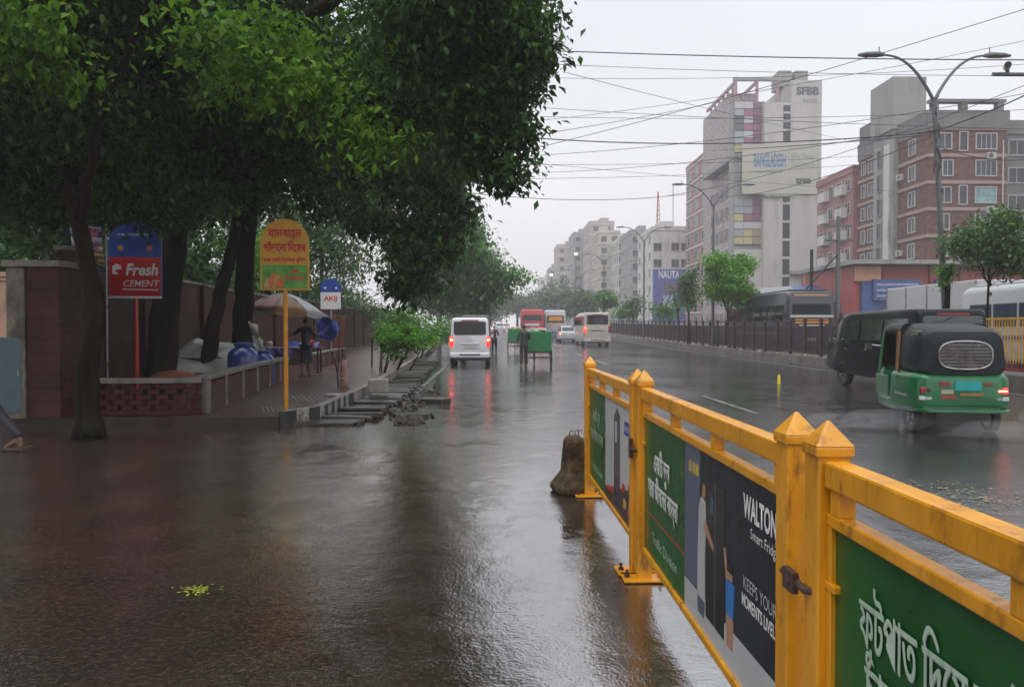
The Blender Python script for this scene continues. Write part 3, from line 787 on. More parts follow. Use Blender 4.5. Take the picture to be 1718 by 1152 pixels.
# blue-grey steel cabinet beside the pillar, peach gate house behind
t = thing('steel_cabinet', 'plain blue grey steel cabinet standing beside the brick pillar', 'cabinet', (-7.33, 11.35, top), R(4))
mb = MB(); mb.box((0, 0, .66), (.41, .30, 1.14)); mb.build('body', mat('cabinet_paint', (.085, .13, .155), .45, var=.15, scale=3, coat=.0, spec=.25, dirt=(.055, .08, .095), dirt_amt=.3), t, bevel=.008)
mb = MB(); mb.box((0, -.153, .66), (.37, .006, 1.08)); d = mb.build('door', MATS['cabinet_paint'], t, bevel=.002)
mb = MB(); mb.box((.14, -.162, .7), (.02, .014, .09)); mb.build('handle', M_steel, d)
mb = MB(); mb.box((0, 0, .045), (.36, .26, .09)); mb.build('plinth', M_mud, t)
M_peach = mat('peach_plaster', (.50, .29, .20), .5, var=.12, scale=2, dirt=(.30, .18, .12), dirt_amt=.35, stretch=(1, 1, .4))
t = thing('gate_house', 'peach plastered gate wall with moulded column behind the brick pillar', 'wall', (-10.2, 15.4, top))
mb = MB(); mb.box((0, 0, 1.0), (2.9, .3, 2.0)); mb.build('panel_wall', M_peach, t)
mb = MB(); mb.box((0, -.02, 2.04), (2.96, .42, .1)); mb.build('coping', M_peach, t, bevel=.02)
mb = MB(); mb.box((.55, -.17, 1.6), (1.3, .05, .08)); mb.box((.55, -.17, .6), (1.3, .05, .08)); mb.box((1.16, -.17, 1.1), (.08, .05, .92)); mb.box((-.06, -.17, 1.1), (.08, .05, .92)); mb.build('moulding', M_peach, t, bevel=.008)
for x in (.42, -1.2):
    mb = MB(); mb.box((x, -.12, 1.2), (.42, .5, 2.4)); mb.box((x, -.12, 2.44), (.54, .6, .1)); mb.box((x, -.12, 2.35), (.48, .55, .08)); mb.box((x, -.12, .12), (.5, .56, .24)); mb.build('column', M_peach, t, bevel=.015)
# chairs' pale backs: two small white gate bollards seen over the cabinet
for x in (-7.62, -7.32):
    mb = MB(); mb.lathe([(.05, 0), (.05, 1.1), (.075, 1.12), (.085, 1.18), (.06, 1.26), (.02, 1.29)], 12)
    tag(mb.build('white_bollard', M_signw, loc=(x, 12.6, top), smooth_=True), 'white knob-topped bollard showing above the blue grey cabinet', 'bollard', 'white knob bollards behind the cabinet')

# ---- street stall
M_tarp = mat('white_tarpaulin', (.21, .215, .205), .4, var=.35, scale=4, bump=.4, bscale=10)
M_bluepl = mat('blue_plastic', (.012, .04, .20), .25, var=.2, scale=5, coat=.3)
M_purple = mat('purple_cloth', (.07, .06, .26), .5, var=.3, scale=5)
M_wood = mat('dark_wood', (.06, .032, .02), .5, var=.4, scale=6, stretch=(1, 1, .2))
t = thing('market_umbrella', 'large tilted market umbrella with red tan blue and white panels over the stall', 'umbrella', (-5.85, 20.6, top), 0)
mb = MB(); mb.cyl((.0, 0, 0), (-.06, 0, 2.35), .025, 8); mb.build('pole', M_wood, t)
ap = Vector((-.06, 0, 2.36)); n = 8
uc = [(.15, .02, .018), (.22, .12, .035), (.34, .35, .36), (.03, .08, .2), (.15, .02, .02), (.06, .17, .2), (.2, .035, .03), (.22, .12, .035)]
def rim(k, rr=1.06, zz=1.86):
    a = 2 * PI * k / n - PI * .73
    return Vector((-.06 + rr * math.cos(a), rr * math.sin(a), zz - .07 * math.cos(a) * 1.0))
for k in range(n):
    mb = MB(); a, b = rim(k), rim(k + 1); rows = 5; vs = []; fs = []
    for j in range(rows + 1):
        s = j / rows
        for i in range(5):
            u = i / 4; e = a.lerp(b, u); p = ap.lerp(e, s); p.z += .09 * math.sin(PI * s) * .9 - .05 * s * math.sin(PI * u); vs.append(p)
    for j in range(rows):
        for i in range(4): fs.append((j*5+i, j*5+i+1, (j+1)*5+i+1, (j+1)*5+i))
    mb.add(vs, fs); o = mb.build('canopy_panel', mat('umbrella_cloth_%d' % k, uc[k], .45, var=.15, scale=5), t, smooth_='full')
    md = o.modifiers.new('thick', 'SOLIDIFY'); md.thickness = .006
    mb = MB(); va, vb = a, b
    vs = []; fs = []
    for i in range(7):
        p = va.lerp(vb, i / 6) - Vector((0, 0, .05 * math.sin(PI * i / 6))); vs += [p, p - Vector((0, 0, .10 + .02 * (i % 2)))]
    for i in range(6): fs.append((2*i, 2*i+1, 2*i+3, 2*i+2))
    mb.add(vs, fs); mb.build('valance', M_tarp if k in (0, 4, 5) else MATS['umbrella_cloth_%d' % k], t)
    mb = MB(); mb.tube([ap - Vector((0, 0, .06)), ap.lerp(a, .5) + Vector((0, 0, .10)), a - Vector((0, 0, .01))], .008, 5); mb.build('rib', M_steel, t)
t = thing('stall_table', 'stall table with dark blue top and a purple cloth hanging from its front', 'table', (-6.62, 23.1, top), .1)
mb = MB(); mb.box((0, 0, .76), (2.3, .8, .05)); mb.build('table_top', M_bluepl, t, bevel=.01)
mb = MB(); mb.box((-.2, -.43, .79), (1.7, .05, .03)); mb.build('pale_edge', M_signw, t)
for x in (-1.05, 1.05):
    for y in (-.33, .33):
        mb = MB(); mb.box((x, y, .37), (.05, .05, .74)); mb.build('leg', M_wood, t)
mb = MB(); vs = []; fs = []
for i in range(13):
    x = -.55 + .85 * i / 12; y = -.44 + .03 * math.sin(i * 1.7)
    vs += [(x, y, .775), (x + .02, y - .03 * math.sin(i), .42 - .12 * math.sin(i * .9))]
for i in range(12): fs.append((2*i, 2*i+1, 2*i+3, 2*i+2))
mb.add(vs, fs); o = mb.build('cloth', M_purple, t, smooth_='full'); o.modifiers.new('thick', 'SOLIDIFY').thickness = .006
for k, (x, y, r, h, m, lab) in enumerate(((-.7, -.1, .07, .26, mat('jar_glass', (.3, .3, .25), .1, coat=.6), 'tall glass jar at the left end of the stall table'), (-.45, .0, .09, .2, MATS['jar_glass'], 'wide glass jar second on the stall table'), (.55, -.05, .10, .16, mat('tin_white', (.5, .5, .48), .3), 'low white tin standing on the stall table'), (.8, .1, .08, .24, M_redp, 'red tin standing on the stall table'))):
    mb = MB(); mb.lathe([(r, 0), (r, h * .8), (r * .7, h * .9), (r * .7, h)], 12); p = Matrix.Rotation(.1, 3, 'Z') @ Vector((x, y, 0))
    tag(mb.build('jar', m, loc=(-6.62 + p.x, 23.1 + p.y, top + .785), smooth_=True), lab, 'jar')
def sheet(name, label, cat, mt, corners, nu, nv, sag, wob, seed, th=.006):
    r = random.Random(seed); A, B, C_, D = [Vector(c) for c in corners]; vs = []; fs = []
    for j in range(nv + 1):
        for i in range(nu + 1):
            u, v = i / nu, j / nv; p = A.lerp(B, u).lerp(D.lerp(C_, u), v)
            p = p + Vector((wob * math.sin(u * 9 + v * 5 + seed), wob * math.cos(u * 7 - v * 6), -sag * math.sin(PI * u) * math.sin(PI * v) + r.uniform(-wob, wob) * .4)); vs.append(p)
    for j in range(nv):
        for i in range(nu): fs.append((j*(nu+1)+i, j*(nu+1)+i+1, (j+1)*(nu+1)+i+1, (j+1)*(nu+1)+i))
    mb = MB().add(vs, fs); o = mb.build(name, mt, smooth_='full'); o.modifiers.new('thick', 'SOLIDIFY').thickness = th
    return tag(o, label, cat)
sheet('tarpaulin', 'pale grey tarpaulin draped over goods beside the leaning trunk', 'tarpaulin', M_tarp, [(-8.0, 17.4, .45), (-6.3, 17.3, .5), (-6.45, 18.5, 1.13), (-7.6, 18.6, 1.28)], 12, 8, .10, .03, 2)
mb = MB(); mb.box((0, 0, .33), (1.3, .8, .66)); mb.box((0, -.41, .33), (1.3, .02, .06)); mb.box((0, -.41, .55), (1.3, .02, .06)); mb.box((0, -.41, .1), (1.3, .02, .06))
tag(mb.build('goods_crate', M_wood, loc=(-7.1, 18.35, top), bevel=.01), 'dark wooden crate hidden under the grey tarpaulin', 'crate')
for k, (x, y, r, h, lab) in enumerate(((-6.0, 17.55, .36, 1.02, 'big blue plastic drum behind the low wall'), (-5.62, 17.9, .24, .84, 'smaller blue plastic jar beside the big blue drum'))):
    t = thing('plastic_drum', lab, 'drum', (x, y, top))
    mb = MB(); mb.lathe([(r * .85, 0), (r, .04), (r, h * .3), (r * 1.03, h * .32), (r * 1.03, h * .36), (r, h * .38), (r, h * .68), (r * .92, h * .8), (r * .55, h * .9), (r * .5, h * .93)], 20); mb.build('body', M_bluepl, t, smooth_=True)
    mb = MB(); mb.lathe([(r * .58, h * .93), (r * .6, h * .95), (r * .6, h), (r * .3, h + .02)], 16); mb.build('lid', mat('drum_lid', (.02, .06, .22), .3), t, smooth_=True)
sheet('plastic_sheet', 'crumpled white plastic sheet hanging above the blue drums', 'sheet', mat('white_plastic', (.26, .25, .23), .35, var=.3, bump=.5, bscale=9), [(-6.28, 18.6, 1.72), (-6.0, 18.55, 1.6), (-5.6, 18.2, .72), (-5.82, 18.3, .7)], 8, 14, .0, .05, 7)
sheet('blue_sheet', 'blue and white plastic sheet slung beside the small umbrella', 'sheet', mat('blue_sheet', (.02, .045, .26), .35, var=.3, scale=3, dirt=(.5, .5, .55), dirt_amt=.25, dscale=3), [(-5.5, 23.3, 1.95), (-4.95, 23.2, 1.7), (-5.1, 23.1, 1.05), (-5.75, 23.4, 1.35)], 10, 8, .0, .06, 3)
sheet('blue_sheet', 'dull blue plastic sheet spread over low goods behind the farther low wall', 'sheet', M_bluepl, [(-8.2, 28.2, .85), (-6.85, 28.1, .78), (-7.0, 29.4, 1.0), (-8.3, 29.5, 1.02)], 10, 8, -.06, .03, 5)
mb = MB(); mb.box((0, 0, .36), (1.15, 1.0, .72)); mb.box((0, -.51, .2), (1.15, .02, .06)); mb.box((0, -.51, .5), (1.15, .02, .06)); tag(mb.build('goods_crate', M_wood, loc=(-7.55, 28.8, top), bevel=.01), 'dark wooden crate under the dull blue plastic sheet', 'crate')
mb = MB(); mb.tube([(0, 0, 0), (.05, 0, 1.2), (.02, 0, 2.0)], .02, 6); tag(mb.build('stall_pole', M_wood, loc=(-5.0, 23.25, top)), 'thin dark pole holding up the blue sheet', 'pole')
mb = MB()
for k in range(3): mb.box((k * .17, .01 * k, 1.0), (.15, .03, 2.0 - .1 * k), ry=.02 * k)
tag(mb.build('door_panel', mat('red_wood', (.16, .05, .032), .4, var=.3, stretch=(1, 1, .2)), loc=(-6.95, 31.5, top), bevel=.005), 'reddish plank panel leaning upright beyond the stall', 'panel')
mb = MB(); mb.lathe([(.30, 0), (.34, .1), (.3, .3), (.2, .42), (.05, .46)], 10); o = mb.build('sack', mat('orange_sack', (.22, .06, .02), .6, var=.4, bump=.5), loc=(-6.6, 15.2, top + .1), smooth_=True, sub=1)
tag(o, 'low rust orange sack lying behind the curved openwork wall', 'sack')
o.scale = (1.9, 1, .9)
# thin sapling stake
mb = MB(); mb.cyl((0, 0, 0), (.02, 0, 1.05), .028, 7); tag(mb.build('stake', M_bark, loc=(-4.45, 26.2, top)), 'thin dark stake standing on the pavement before the low wall', 'stake')
mb = MB(); mb.cyl((0, 0, 0), (.03, 0, 2.75), .03, 7); tag(mb.build('stake', M_conc, loc=(-3.95, 36.5, .2)), 'tall thin pale pole rising out of the pavement hedge', 'pole')
# white lamp-like object seen against the dark tree
mb = MB(); mb.lathe([(.26, 0), (.27, .05), (.23, .10), (.12, .16), (.07, .28), (.06, .42), (.11, .52), (.10, .62), (.03, .70)], 16)
mb.tube([(0, 0, .68), (0, 0, 2.4)], .008, 5)
tag(mb.build('hanging_lamp', M_signw, loc=tuple(W(655, 495, 26)), smooth_=True), 'small white bell-shaped lamp hanging in front of the dark tree', 'lamp')

# ------------------------------------------------------------------ people
def skin_mesh(name, chains, m, parent, sub=2, root=0):
    """chains: list of lists of (point, radius); chains join where their points coincide"""
    vs = []; rs = []; es = []; key = {}
    def vid(p, r):
        k = tuple(round(c, 4) for c in p)
        if k not in key: key[k] = len(vs); vs.append(p); rs.append(r)
        return key[k]
    for ch in chains:
        prev = None
        for p, r in ch:
            i = vid(p, r)
            if prev is not None and i != prev: es.append((prev, i))
            prev = i
    me = bpy.data.meshes.new(name); me.from_pydata(vs, es, []); me.materials.append(m)
    o = bpy.data.objects.new(name, me); SC.collection.objects.link(o); o.parent = parent
    s = o.modifiers.new('skin', 'SKIN'); s.use_smooth_shade = True
    if not me.skin_vertices: me.attributes
    for i, r in enumerate(rs):
        sv = me.skin_vertices[0].data[i]
        sv.radius = (r, r) if not isinstance(r, tuple) else r
        sv.use_root = (i == root)
    q = o.modifiers.new('sub', 'SUBSURF'); q.levels = q.render_levels = sub
    return o
M_skin = mat('brown_skin', (.17, .085, .055), .45, var=.08)
M_hair = mat('black_hair', (.008, .007, .007), .45)
def person(label, loc, rotz, H=1.68, shirt=(.02, .02, .03), trousers=(.02, .022, .04), stride=.12, arms=('down', 'down'), long_shirt=False, bare_legs=False, headcloth=None, lean=0.0, group=None):
    """faces +y; right arm at +x"""
    t = thing('person', label, 'person', loc, rotz, group)
    k = H / 1.68
    def P(x, y, z): return (x * k, (y + lean * max(0, z - .9)) * k, z * k)
    hip = P(0, 0, .90)
    A = {}
    ch = [[(hip, .105 * k), (P(0, .0, 1.08), .10 * k), (P(0, .0, 1.25), .115 * k), (P(0, 0, 1.40), .085 * k), (P(0, .01, 1.47), .05 * k), (P(0, .03, 1.53), .055 * k), (P(0, .035, 1.60), .085 * k), (P(0, .02, 1.67), .06 * k)],
          [(P(0, .035, 1.60), .085 * k), (P(0, .125, 1.585), .014 * k)]]
    hands = []
    for s, am in ((-1, arms[0]), (1, arms[1])):
        sh = P(s * .185, 0, 1.385)
        if am == 'down': el_, wr = P(s * .235, -.03, 1.11), P(s * .245, .03, .86); dv = Vector((0, .03, -1))
        elif am == 'up': el_, wr = P(s * .27, .10, 1.16), P(s * .16, .20, 1.38); dv = Vector((-s * .2, .2, 1))
        elif am == 'fwd': el_, wr = P(s * .23, .12, 1.15), P(s * .20, .38, 1.12); dv = Vector((0, 1, 0))
        elif am == 'out': el_, wr = P(s * .42, .06, 1.27), P(s * .62, .12, 1.22); dv = Vector((s, .2, -.1))
        else: el_, wr = P(s * .24, -.14, 1.13), P(s * .25, -.26, .92); dv = Vector((0, -.5, -1))
        dv.normalize(); w = Vector(wr); palm = w + dv * .075 * k
        ch.append([(P(0, 0, 1.40), .085 * k), (sh, .055 * k), (el_, .040 * k), (wr, .026 * k), (tuple(palm), (.036 * k, .016 * k))])
        sd = dv.cross(Vector((s, 0, 0))); sd = sd.normalized() if sd.length > .1 else Vector((0, 1, 0))
        for q, (off, ln) in enumerate(((-.027, .066), (-.009, .078), (.009, .074), (.027, .056))):
            b0 = palm + sd * off * k + dv * .012 * k; curl = Vector((-s * .3, 0, 0))
            ch.append([(tuple(palm), (.036 * k, .016 * k)), (tuple(b0), .009 * k), (tuple(b0 + dv * ln * .55 * k), .0085 * k), (tuple(b0 + (dv * ln + curl * .03) * k), .007 * k)])
        ch.append([(wr, .026 * k), (tuple(w + (sd * -.03 + dv * .03) * k), .011 * k), (tuple(w + (sd * -.05 + dv * .07) * k), .008 * k)])
        A[s] = (sh, el_, wr)
    legs = {}
    for s in (-1, 1):
        f = s * stride
        hp, kn, an, heel, toe = P(s * .085, 0, .86), P(s * .095, f * .5 + .03, .48), P(s * .095, f - (.05 if f < 0 else 0), .085 + max(0, -f) * .18), P(s * .095, f - .04, .03), P(s * .11, f + .17, .028)
        ch.append([(hip, .105 * k), (hp, .085 * k), (kn, .055 * k), (P(s * .095, f * .8 - .02, .30), .052 * k), (an, .034 * k), (toe, .03 * k)])
        ch.append([(an, .034 * k), (heel, .032 * k)])
        legs[s] = (hp, kn, an, toe)
    skin_mesh('body', ch, M_skin, t)
    ms = mat('shirt_%.3f_%.3f_%.3f' % shirt, shirt, .6, var=.25, scale=8); mt = mat('trousers_%.3f_%.3f_%.3f' % trousers, trousers, .6, var=.25, scale=8)
    lo = .62 if long_shirt else .84
    sc = [[(P(0, 0, lo), .15 * k), (P(0, 0, 1.05), .135 * k), (P(0, 0, 1.25), .145 * k), (P(0, 0, 1.40), .10 * k), (P(0, .01, 1.45), .06 * k)]]
    for s in (-1, 1):
        sh, el_, wr = A[s]; sc.append([(P(0, 0, 1.40), .10 * k), (sh, .075 * k), (el_, .058 * k), (tuple(Vector(el_).lerp(Vector(wr), .45)), .05 * k)])
    skin_mesh('shirt', sc, ms, t, root=1)
    tr = []
    for s in (-1, 1):
        hp, kn, an, toe = legs[s]
        tr.append([(P(0, 0, .92), .125 * k), (hp, .105 * k), (kn, .078 * k), (tuple(Vector(kn).lerp(Vector(an), .35 if bare_legs else 1.0)), .066 * k)])
        mb = MB(); a = Vector(toe); b_ = Vector(an); c = (a + b_) / 2; mb.box((c.x, c.y - .01, min(a.z, b_.z) * .5 + .012), (.10 * k, .27 * k, .05), taper=.85); mb.build('sandal', M_wood, t, bevel=.012)
    skin_mesh('trousers', tr, mt, t)
    hm = mat('headcloth_%.2f' % headcloth[0], headcloth, .6, var=.3) if headcloth else M_hair
    mb = MB(); hc = Vector(P(0, .02, 1.625)); rings = []
    for j in range(7):
        ph = -.25 + (PI / 2 + .25) * j / 6; rr_ = .098 * k * math.cos(ph); z = hc.z + .085 * k * math.sin(ph)
        rings.append([(hc.x + rr_ * math.cos(a * PI / 8) * .88, hc.y - .012 * k + rr_ * math.sin(a * PI / 8) - (.02 * k if math.sin(a * PI / 8) > 0 else 0), z) for a in range(16)])
    mb.loft(rings); mb.build('head_cloth' if headcloth else 'hair', hm, t, smooth_='full')
    for s in (-1, 1):
        mb = MB(); e = Vector(P(s * .032, .112, 1.61)); mb.lathe([(.004, -.006), (.010, -.003), (.010, .003), (.004, .006)], 8, axis='y', c=tuple(e)); mb.build('eye', M_hair, t)
        mb = MB(); e = Vector(P(s * .088, .03, 1.59)); mb.lathe([(.008, -.02), (.018, -.01), (.018, .012), (.008, .022)], 8, c=tuple(e)); mb.build('ear', M_skin, t)
    return t
person('person in dark clothes standing under a small umbrella by the stall', (-5.42, 21.0, top), R(-20), 1.62, (.018, .02, .03), (.02, .022, .05), .05, ('out', 'up'), bare_legs=True)
t = thing('hand_umbrella', 'small open dark blue grey umbrella held up by the person at the stall', 'umbrella', (-5.28, 21.2, top + 1.25))
mb = MB(); mb.cyl((0, 0, 0), (0, 0, .62), .01, 6); mb.build('shaft', M_steel, t)
mb = MB(); rings = []
for j in range(5):
    s = j / 4; rings.append([(.50 * s * math.cos(2 * PI * q / 16) + .001 * math.cos(q), .50 * s * math.sin(2 * PI * q / 16) + .001 * math.sin(q), .62 - .17 * s ** 1.7 - (.018 if q % 2 else 0) * s) for q in range(16)])
mb.loft(rings[::-1], cap=False); o = mb.build('canopy', mat('umbrella_slate', (.05, .06, .10), .4, var=.2), t, smooth_='full'); o.modifiers.new('thick', 'SOLIDIFY').thickness = .005
person('person in dark tunic and dark trousers walking past the blue grey cabinet', (-6.33, 9.1, 0), R(90), 1.64, (.014, .015, .022), (.022, .022, .028), -.42, ('down', 'down'), long_shirt=True)
person('person with a red head covering walking beside the white van', (-.20, 44, gz(44)), R(-8), 1.60, (.035, .018, .025), (.03, .02, .03), .10, ('down', 'fwd'), long_shirt=True, headcloth=(.28, .03, .04))
person('person in dark clothes walking at the left side of the green cargo rickshaw', (1.03, 29.2, gz(29)), R(-4), 1.64, (.022, .028, .028), (.018, .014, .016), .16, ('down', 'fwd'))

# ------------------------------------------------------------------ vehicles (local +y is forward)
M_tyre = mat('tyre_rubber', (.012, .012, .013), .55, var=.2)
M_rim = mat('wheel_rim', (.30, .30, .31), .3, metal=.8, var=.1)
M_glass = mat('tinted_glass', (.010, .012, .013), .06, var=.1, spec=.6)
M_glassb = mat('bluish_glass', (.04, .06, .09), .08, var=.3, scale=1.5)
M_dark = mat('dark_trim', (.012, .012, .013), .4, var=.2)
M_chrome = mat('bright_trim', (.55, .55, .56), .15, metal=.9, var=.05)
M_tail = mat('lit_tail_lamp', (.6, .02, .015), .3, emit=2.2, ecol=(1, .035, .02))
M_brake = mat('lit_brake_lamp', (.8, .1, .08), .3, emit=16, ecol=(1, .13, .07))
M_tailoff = mat('red_lamp_lens', (.30, .012, .012), .15, coat=.5)
M_plate = mat('number_plate', (.45, .46, .44), .4)
def rrect(hw, z0, z1, r=.12, tum=.0, belt=None, n=4, y=0.0, rb=None):
    rb = r if rb is None else rb; pts = []
    belt = (z0 + z1) / 2 if belt is None else belt
    for (sx, sz, rad, a0) in ((1, -1, rb, -90), (1, 1, r, 0), (-1, 1, r, 90), (-1, -1, rb, 180)):
        cx = sx * (hw - rad); cz = (z1 - rad) if sz > 0 else (z0 + rad)
        for k in range(n + 1):
            a = R(a0 + 90 * k / n); pts.append([cx + rad * math.cos(a), cz + rad * math.sin(a)])
    out = []
    for x, z in pts:
        f = 1 - tum * max(0, (z - belt) / max(.01, z1 - belt)); out.append((x * f, y, z))
    # straight sides need belt points
    return out
def rings(stations, tum, belt):
    return [rrect(hw, z0, z1, r, tum, belt, y=y) for (y, hw, z0, z1, r) in stations]
def wheel(t, c, r, w, name='wheel', rim=M_rim):
    mb = MB(); x = w / 2; mb.lathe([(r * .6, -x * .8), (r * .92, -x), (r, -x * .75), (r, x * .75), (r * .92, x), (r * .6, x * .8)], 20, axis='x', c=c); o = mb.build(name, M_tyre, t, smooth_=True)
    s = 1 if c[0] > 0 else -1
    mb = MB(); mb.lathe([(r * .60, -x * .82), (r * .60, x * .82)], 16, axis='x', c=c); mb.lathe([(r * .2, -x * .9), (r * .2, x * .95)], 8, axis='x', c=c); mb.build('rim', rim, o, smooth_=True)
    for k in range(5):
        a = 2 * PI * k / 5; mb = MB(); mb.box((c[0] + s * x * .84, c[1] + r * .36 * math.cos(a), c[2] + r * .36 * math.sin(a)), (.02, r * .42, r * .13), rx=a); mb.build('spoke', M_dark if rim is M_rim else rim, o)
    return o
def van(label, loc, rotz, paint, L=4.69, Wd=1.69, H=1.97, cat='van', name='van', lit=True, glass=M_glass, cr=1.0, group=None, bus=False):
    t = thing(name, label, cat, loc, rotz, group); h = Wd / 2; a = L / 2; b = .30
    belt = H * .53
    st = [(-a, h * .88, b + .12, H - .16, .10), (-a + .03, h * .965, b + .05, H - .06, .13), (-a + .12, h, b, H - .01, .15 * cr), (-a + .8, h, b, H, .16 * cr), (a * .36, h, b, H - .01, .16 * cr), (a * .56, h * .995, b, H - .07, .17 * cr)]
    if bus: st += [(a - .35, h * .99, b, H - .12, .17), (a - .08, h * .96, b, H - .22, .16), (a, h * .9, b + .1, H - .5, .15)]
    else: st += [(a * .70, h * .99, b, H - .26, .2 * cr), (a * .90, h * .97, b, belt + .16, .16), (a - .10, h * .93, b + .02, belt - .02, .14), (a, h * .82, b + .12, belt - .18, .1)]
    mb = MB(); mb.loft(rings(st, .115, belt)); mb.build('body', paint, t, smooth_=True)
    # rear window, tailgate lines, lamps, bumper
    def rq(x0, x1, z0, z1, rr=.06, n=3):
        pts = []
        for (cx, cz, a0) in ((x1 - rr, z0 + rr, -90), (x1 - rr, z1 - rr, 0), (x0 + rr, z1 - rr, 90), (x0 + rr, z0 + rr, 180)):
            for k in range(n + 1): an = R(a0 + 90 * k / n); pts.append((cx + rr * math.cos(an), cz + rr * math.sin(an)))
        return pts
    ww = h * .80
    zt, zb = H * .915, H * .635
    p = [(-ww, zb), (ww, zb), (ww * .94, zt), (-ww * .94, zt)]
    mb = MB(); mb.prism([(x, z) for x, z in rq(-ww * .97, ww * .97, zb, zt, .08)], (0, -a - .008, 0), UX, VZ, .04); w = mb.build('rear_window', glass, t, bevel=.006)
    mb = MB(); mb.tube([(ww * .0, -a - .02, zt - .02), (-.18, -a - .03, zt - .10), (-ww * .6, -a - .03, zt - .13)], .008, 5); mb.build('wiper', M_dark, w)
    mb = MB(); mb.prism(rq(-h * .42, h * .42, zt + .02, zt + .06, .015), (0, -a - .02, 0), UX, VZ, .05); mb.build('high_brake_lamp', M_tailoff, t)
    for s in (-1, 1):
        mb = MB(); mb.prism(rq(min(s * h * .80, s * h * .985), max(s * h * .80, s * h * .985), H * .385, H * .60, .03), (0, -a - .012, 0), UX, VZ, .09); l = mb.build('tail_lamp', M_tail if lit is True or (lit and s < 0) else M_tailoff, t, bevel=.01)
        if lit and (lit != 'left' or s < 0):
            mb = MB(); mb.lathe([(.045, -.006), (.055, 0), (.03, .004)], 12, axis='y', c=(s * h * .895, -a - .018, H * .535)); mb.build('brake_light', M_brake, l)
    mb = MB(); mb.box((0, -a + .01, .42), (Wd * .97, .16, .20)); mb.build('rear_bumper', paint, t, bevel=.045)
    mb = MB(); mb.box((0, -a - .075, .455), (Wd * .5, .03, .055)); mb.build('bumper_slot', M_dark, t, bevel=.01)
    mb = MB(); mb.box((0, -a - .012, H * .455), (Wd * .46, .03, .05)); mb.build('plate_garnish', M_chrome if not bus else M_dark, t, bevel=.01)
    mb = MB(); mb.box((0, -a - .014, H * .385), (.50, .012, .13)); mb.build('number_plate', M_plate, t, bevel=.003)
    mb = MB(); mb.lathe([(.045, 0), (.05, .012)], 12, axis='y', c=(0, -a - .014, H * .55)); mb.build('badge', M_chrome, t)
    mb = MB(); mb.box((0, -a + .25, .28), (Wd * .7, .4, .16)); mb.build('underbody', M_dark, t)
    # side glass, doors, handles
    for s in (-1, 1):
        nwin = 4 if bus else 3
        y0 = -a + .30; y1 = a * .60 if not bus else a - .5
        for k in range(nwin):
            ya = y0 + (y1 - y0) * k / nwin + .05; yb = y0 + (y1 - y0) * (k + 1) / nwin - .05
            zt2, zb2 = H * .885, H * .625
            xa = s * (h * (1 - .115 * max(0, (zb2 - belt) / (H - belt))) + .004); xb = s * (h * (1 - .115 * (zt2 - belt) / (H - belt)) + .004)
            yb2 = yb - (.28 if (k == nwin - 1 and not bus) else 0)
            q = [Vector((xa, ya, zb2)), Vector((xa, yb, zb2)), Vector((xb, yb2, zt2)), Vector((xb, ya, zt2))]
            off = Vector((s * .012, 0, 0)); mb = MB(); mb.add([v - off for v in q] + [v + off * .4 for v in q], [(4, 5, 6, 7), (0, 1, 5, 4), (1, 2, 6, 5), (2, 3, 7, 6), (3, 0, 4, 7)]); mb.build('side_window', glass, t)
        for ya in ((-.15, a * .40) if not bus else (a * .55,)):
            mb = MB(); mb.box((s * (h + .012), ya, H * .50), (.02, .16, .03)); mb.build('door_handle', M_chrome, t, bevel=.005)
        mb = MB(); mb.box((s * (h + .004), 0, .36), (.02, L * .6, .07)); mb.build('side_skirt', paint, t, bevel=.008)
        ym = a * .60 if not bus else a - .15
        mb = MB(); mb.box((s * (h + .10), ym, H * .60), (.16, .07, .20)); mm = mb.build('side_mirror', M_dark if not bus else paint, t, bevel=.03)
        mb = MB(); mb.box((s * (h + .10), ym - .037, H * .60), (.13, .006, .16)); mb.build('mirror_glass', M_chrome, mm)
    # windscreen and front lamps
    if not bus:
        p0, p1 = (a * .70, H - .30), (a * .90, belt + .17)
        mb = MB(); mb.add([(-h * .80, p0[0] + .02, p0[1]), (h * .80, p0[0] + .02, p0[1]), (h * .88, p1[0] + .04, p1[1]), (-h * .88, p1[0] + .04, p1[1])], [(0, 1, 2, 3)]); o = mb.build('windscreen', glass, t); o.modifiers.new('thick', 'SOLIDIFY').thickness = .02
    else:
        mb = MB(); mb.prism(rq(-h * .82, h * .82, H * .48, H * .80, .1), (0, a + .0, 0), (-1, 0, 0), VZ, .12); mb.build('windscreen', glass, t)
    for s in (-1, 1):
        mb = MB(); mb.lathe([(.02, .03), (.10, .02), (.11, -.05)], 12, axis='y', c=(s * h * .66, a + .0, belt - .30)); mb.build('headlamp', M_chrome, t, smooth_=True)
    r = .325 if not bus else .40
    for y in (-a * .60, a * .52):
        for s in (-1, 1): wheel(t, (s * (h - .11), y, r), r, .20)
    return t
M_vanw = mat('white_car_paint', (.70, .71, .72), .25, var=.04, scale=2, coat=.7)
M_vank = mat('black_car_paint', (.005, .006, .007), .2, var=.1, coat=.0, spec=.18)
M_vang = mat('dark_grey_paint', (.055, .055, .058), .3, var=.1, coat=.5)
M_bei = mat('beige_paint', (.44, .41, .37), .3, var=.06, coat=.5)
van('white van with lit red brake lamps driving away on the left of the road', (-1.18, 32.6, gz(31)), R(1), M_vanw)
van('dark grey tall van driving just beyond the white van', (-1.25, 42.5, gz(42)), R(1), M_vang, H=2.2, lit=False)
van('beige minibus with one lit brake lamp driving away beside the median', (7.55, 59.5, gz(57)), R(1.5), M_bei, L=6.2, Wd=2.1, H=2.58, name='minibus', cat='minibus', bus=True, lit='left')
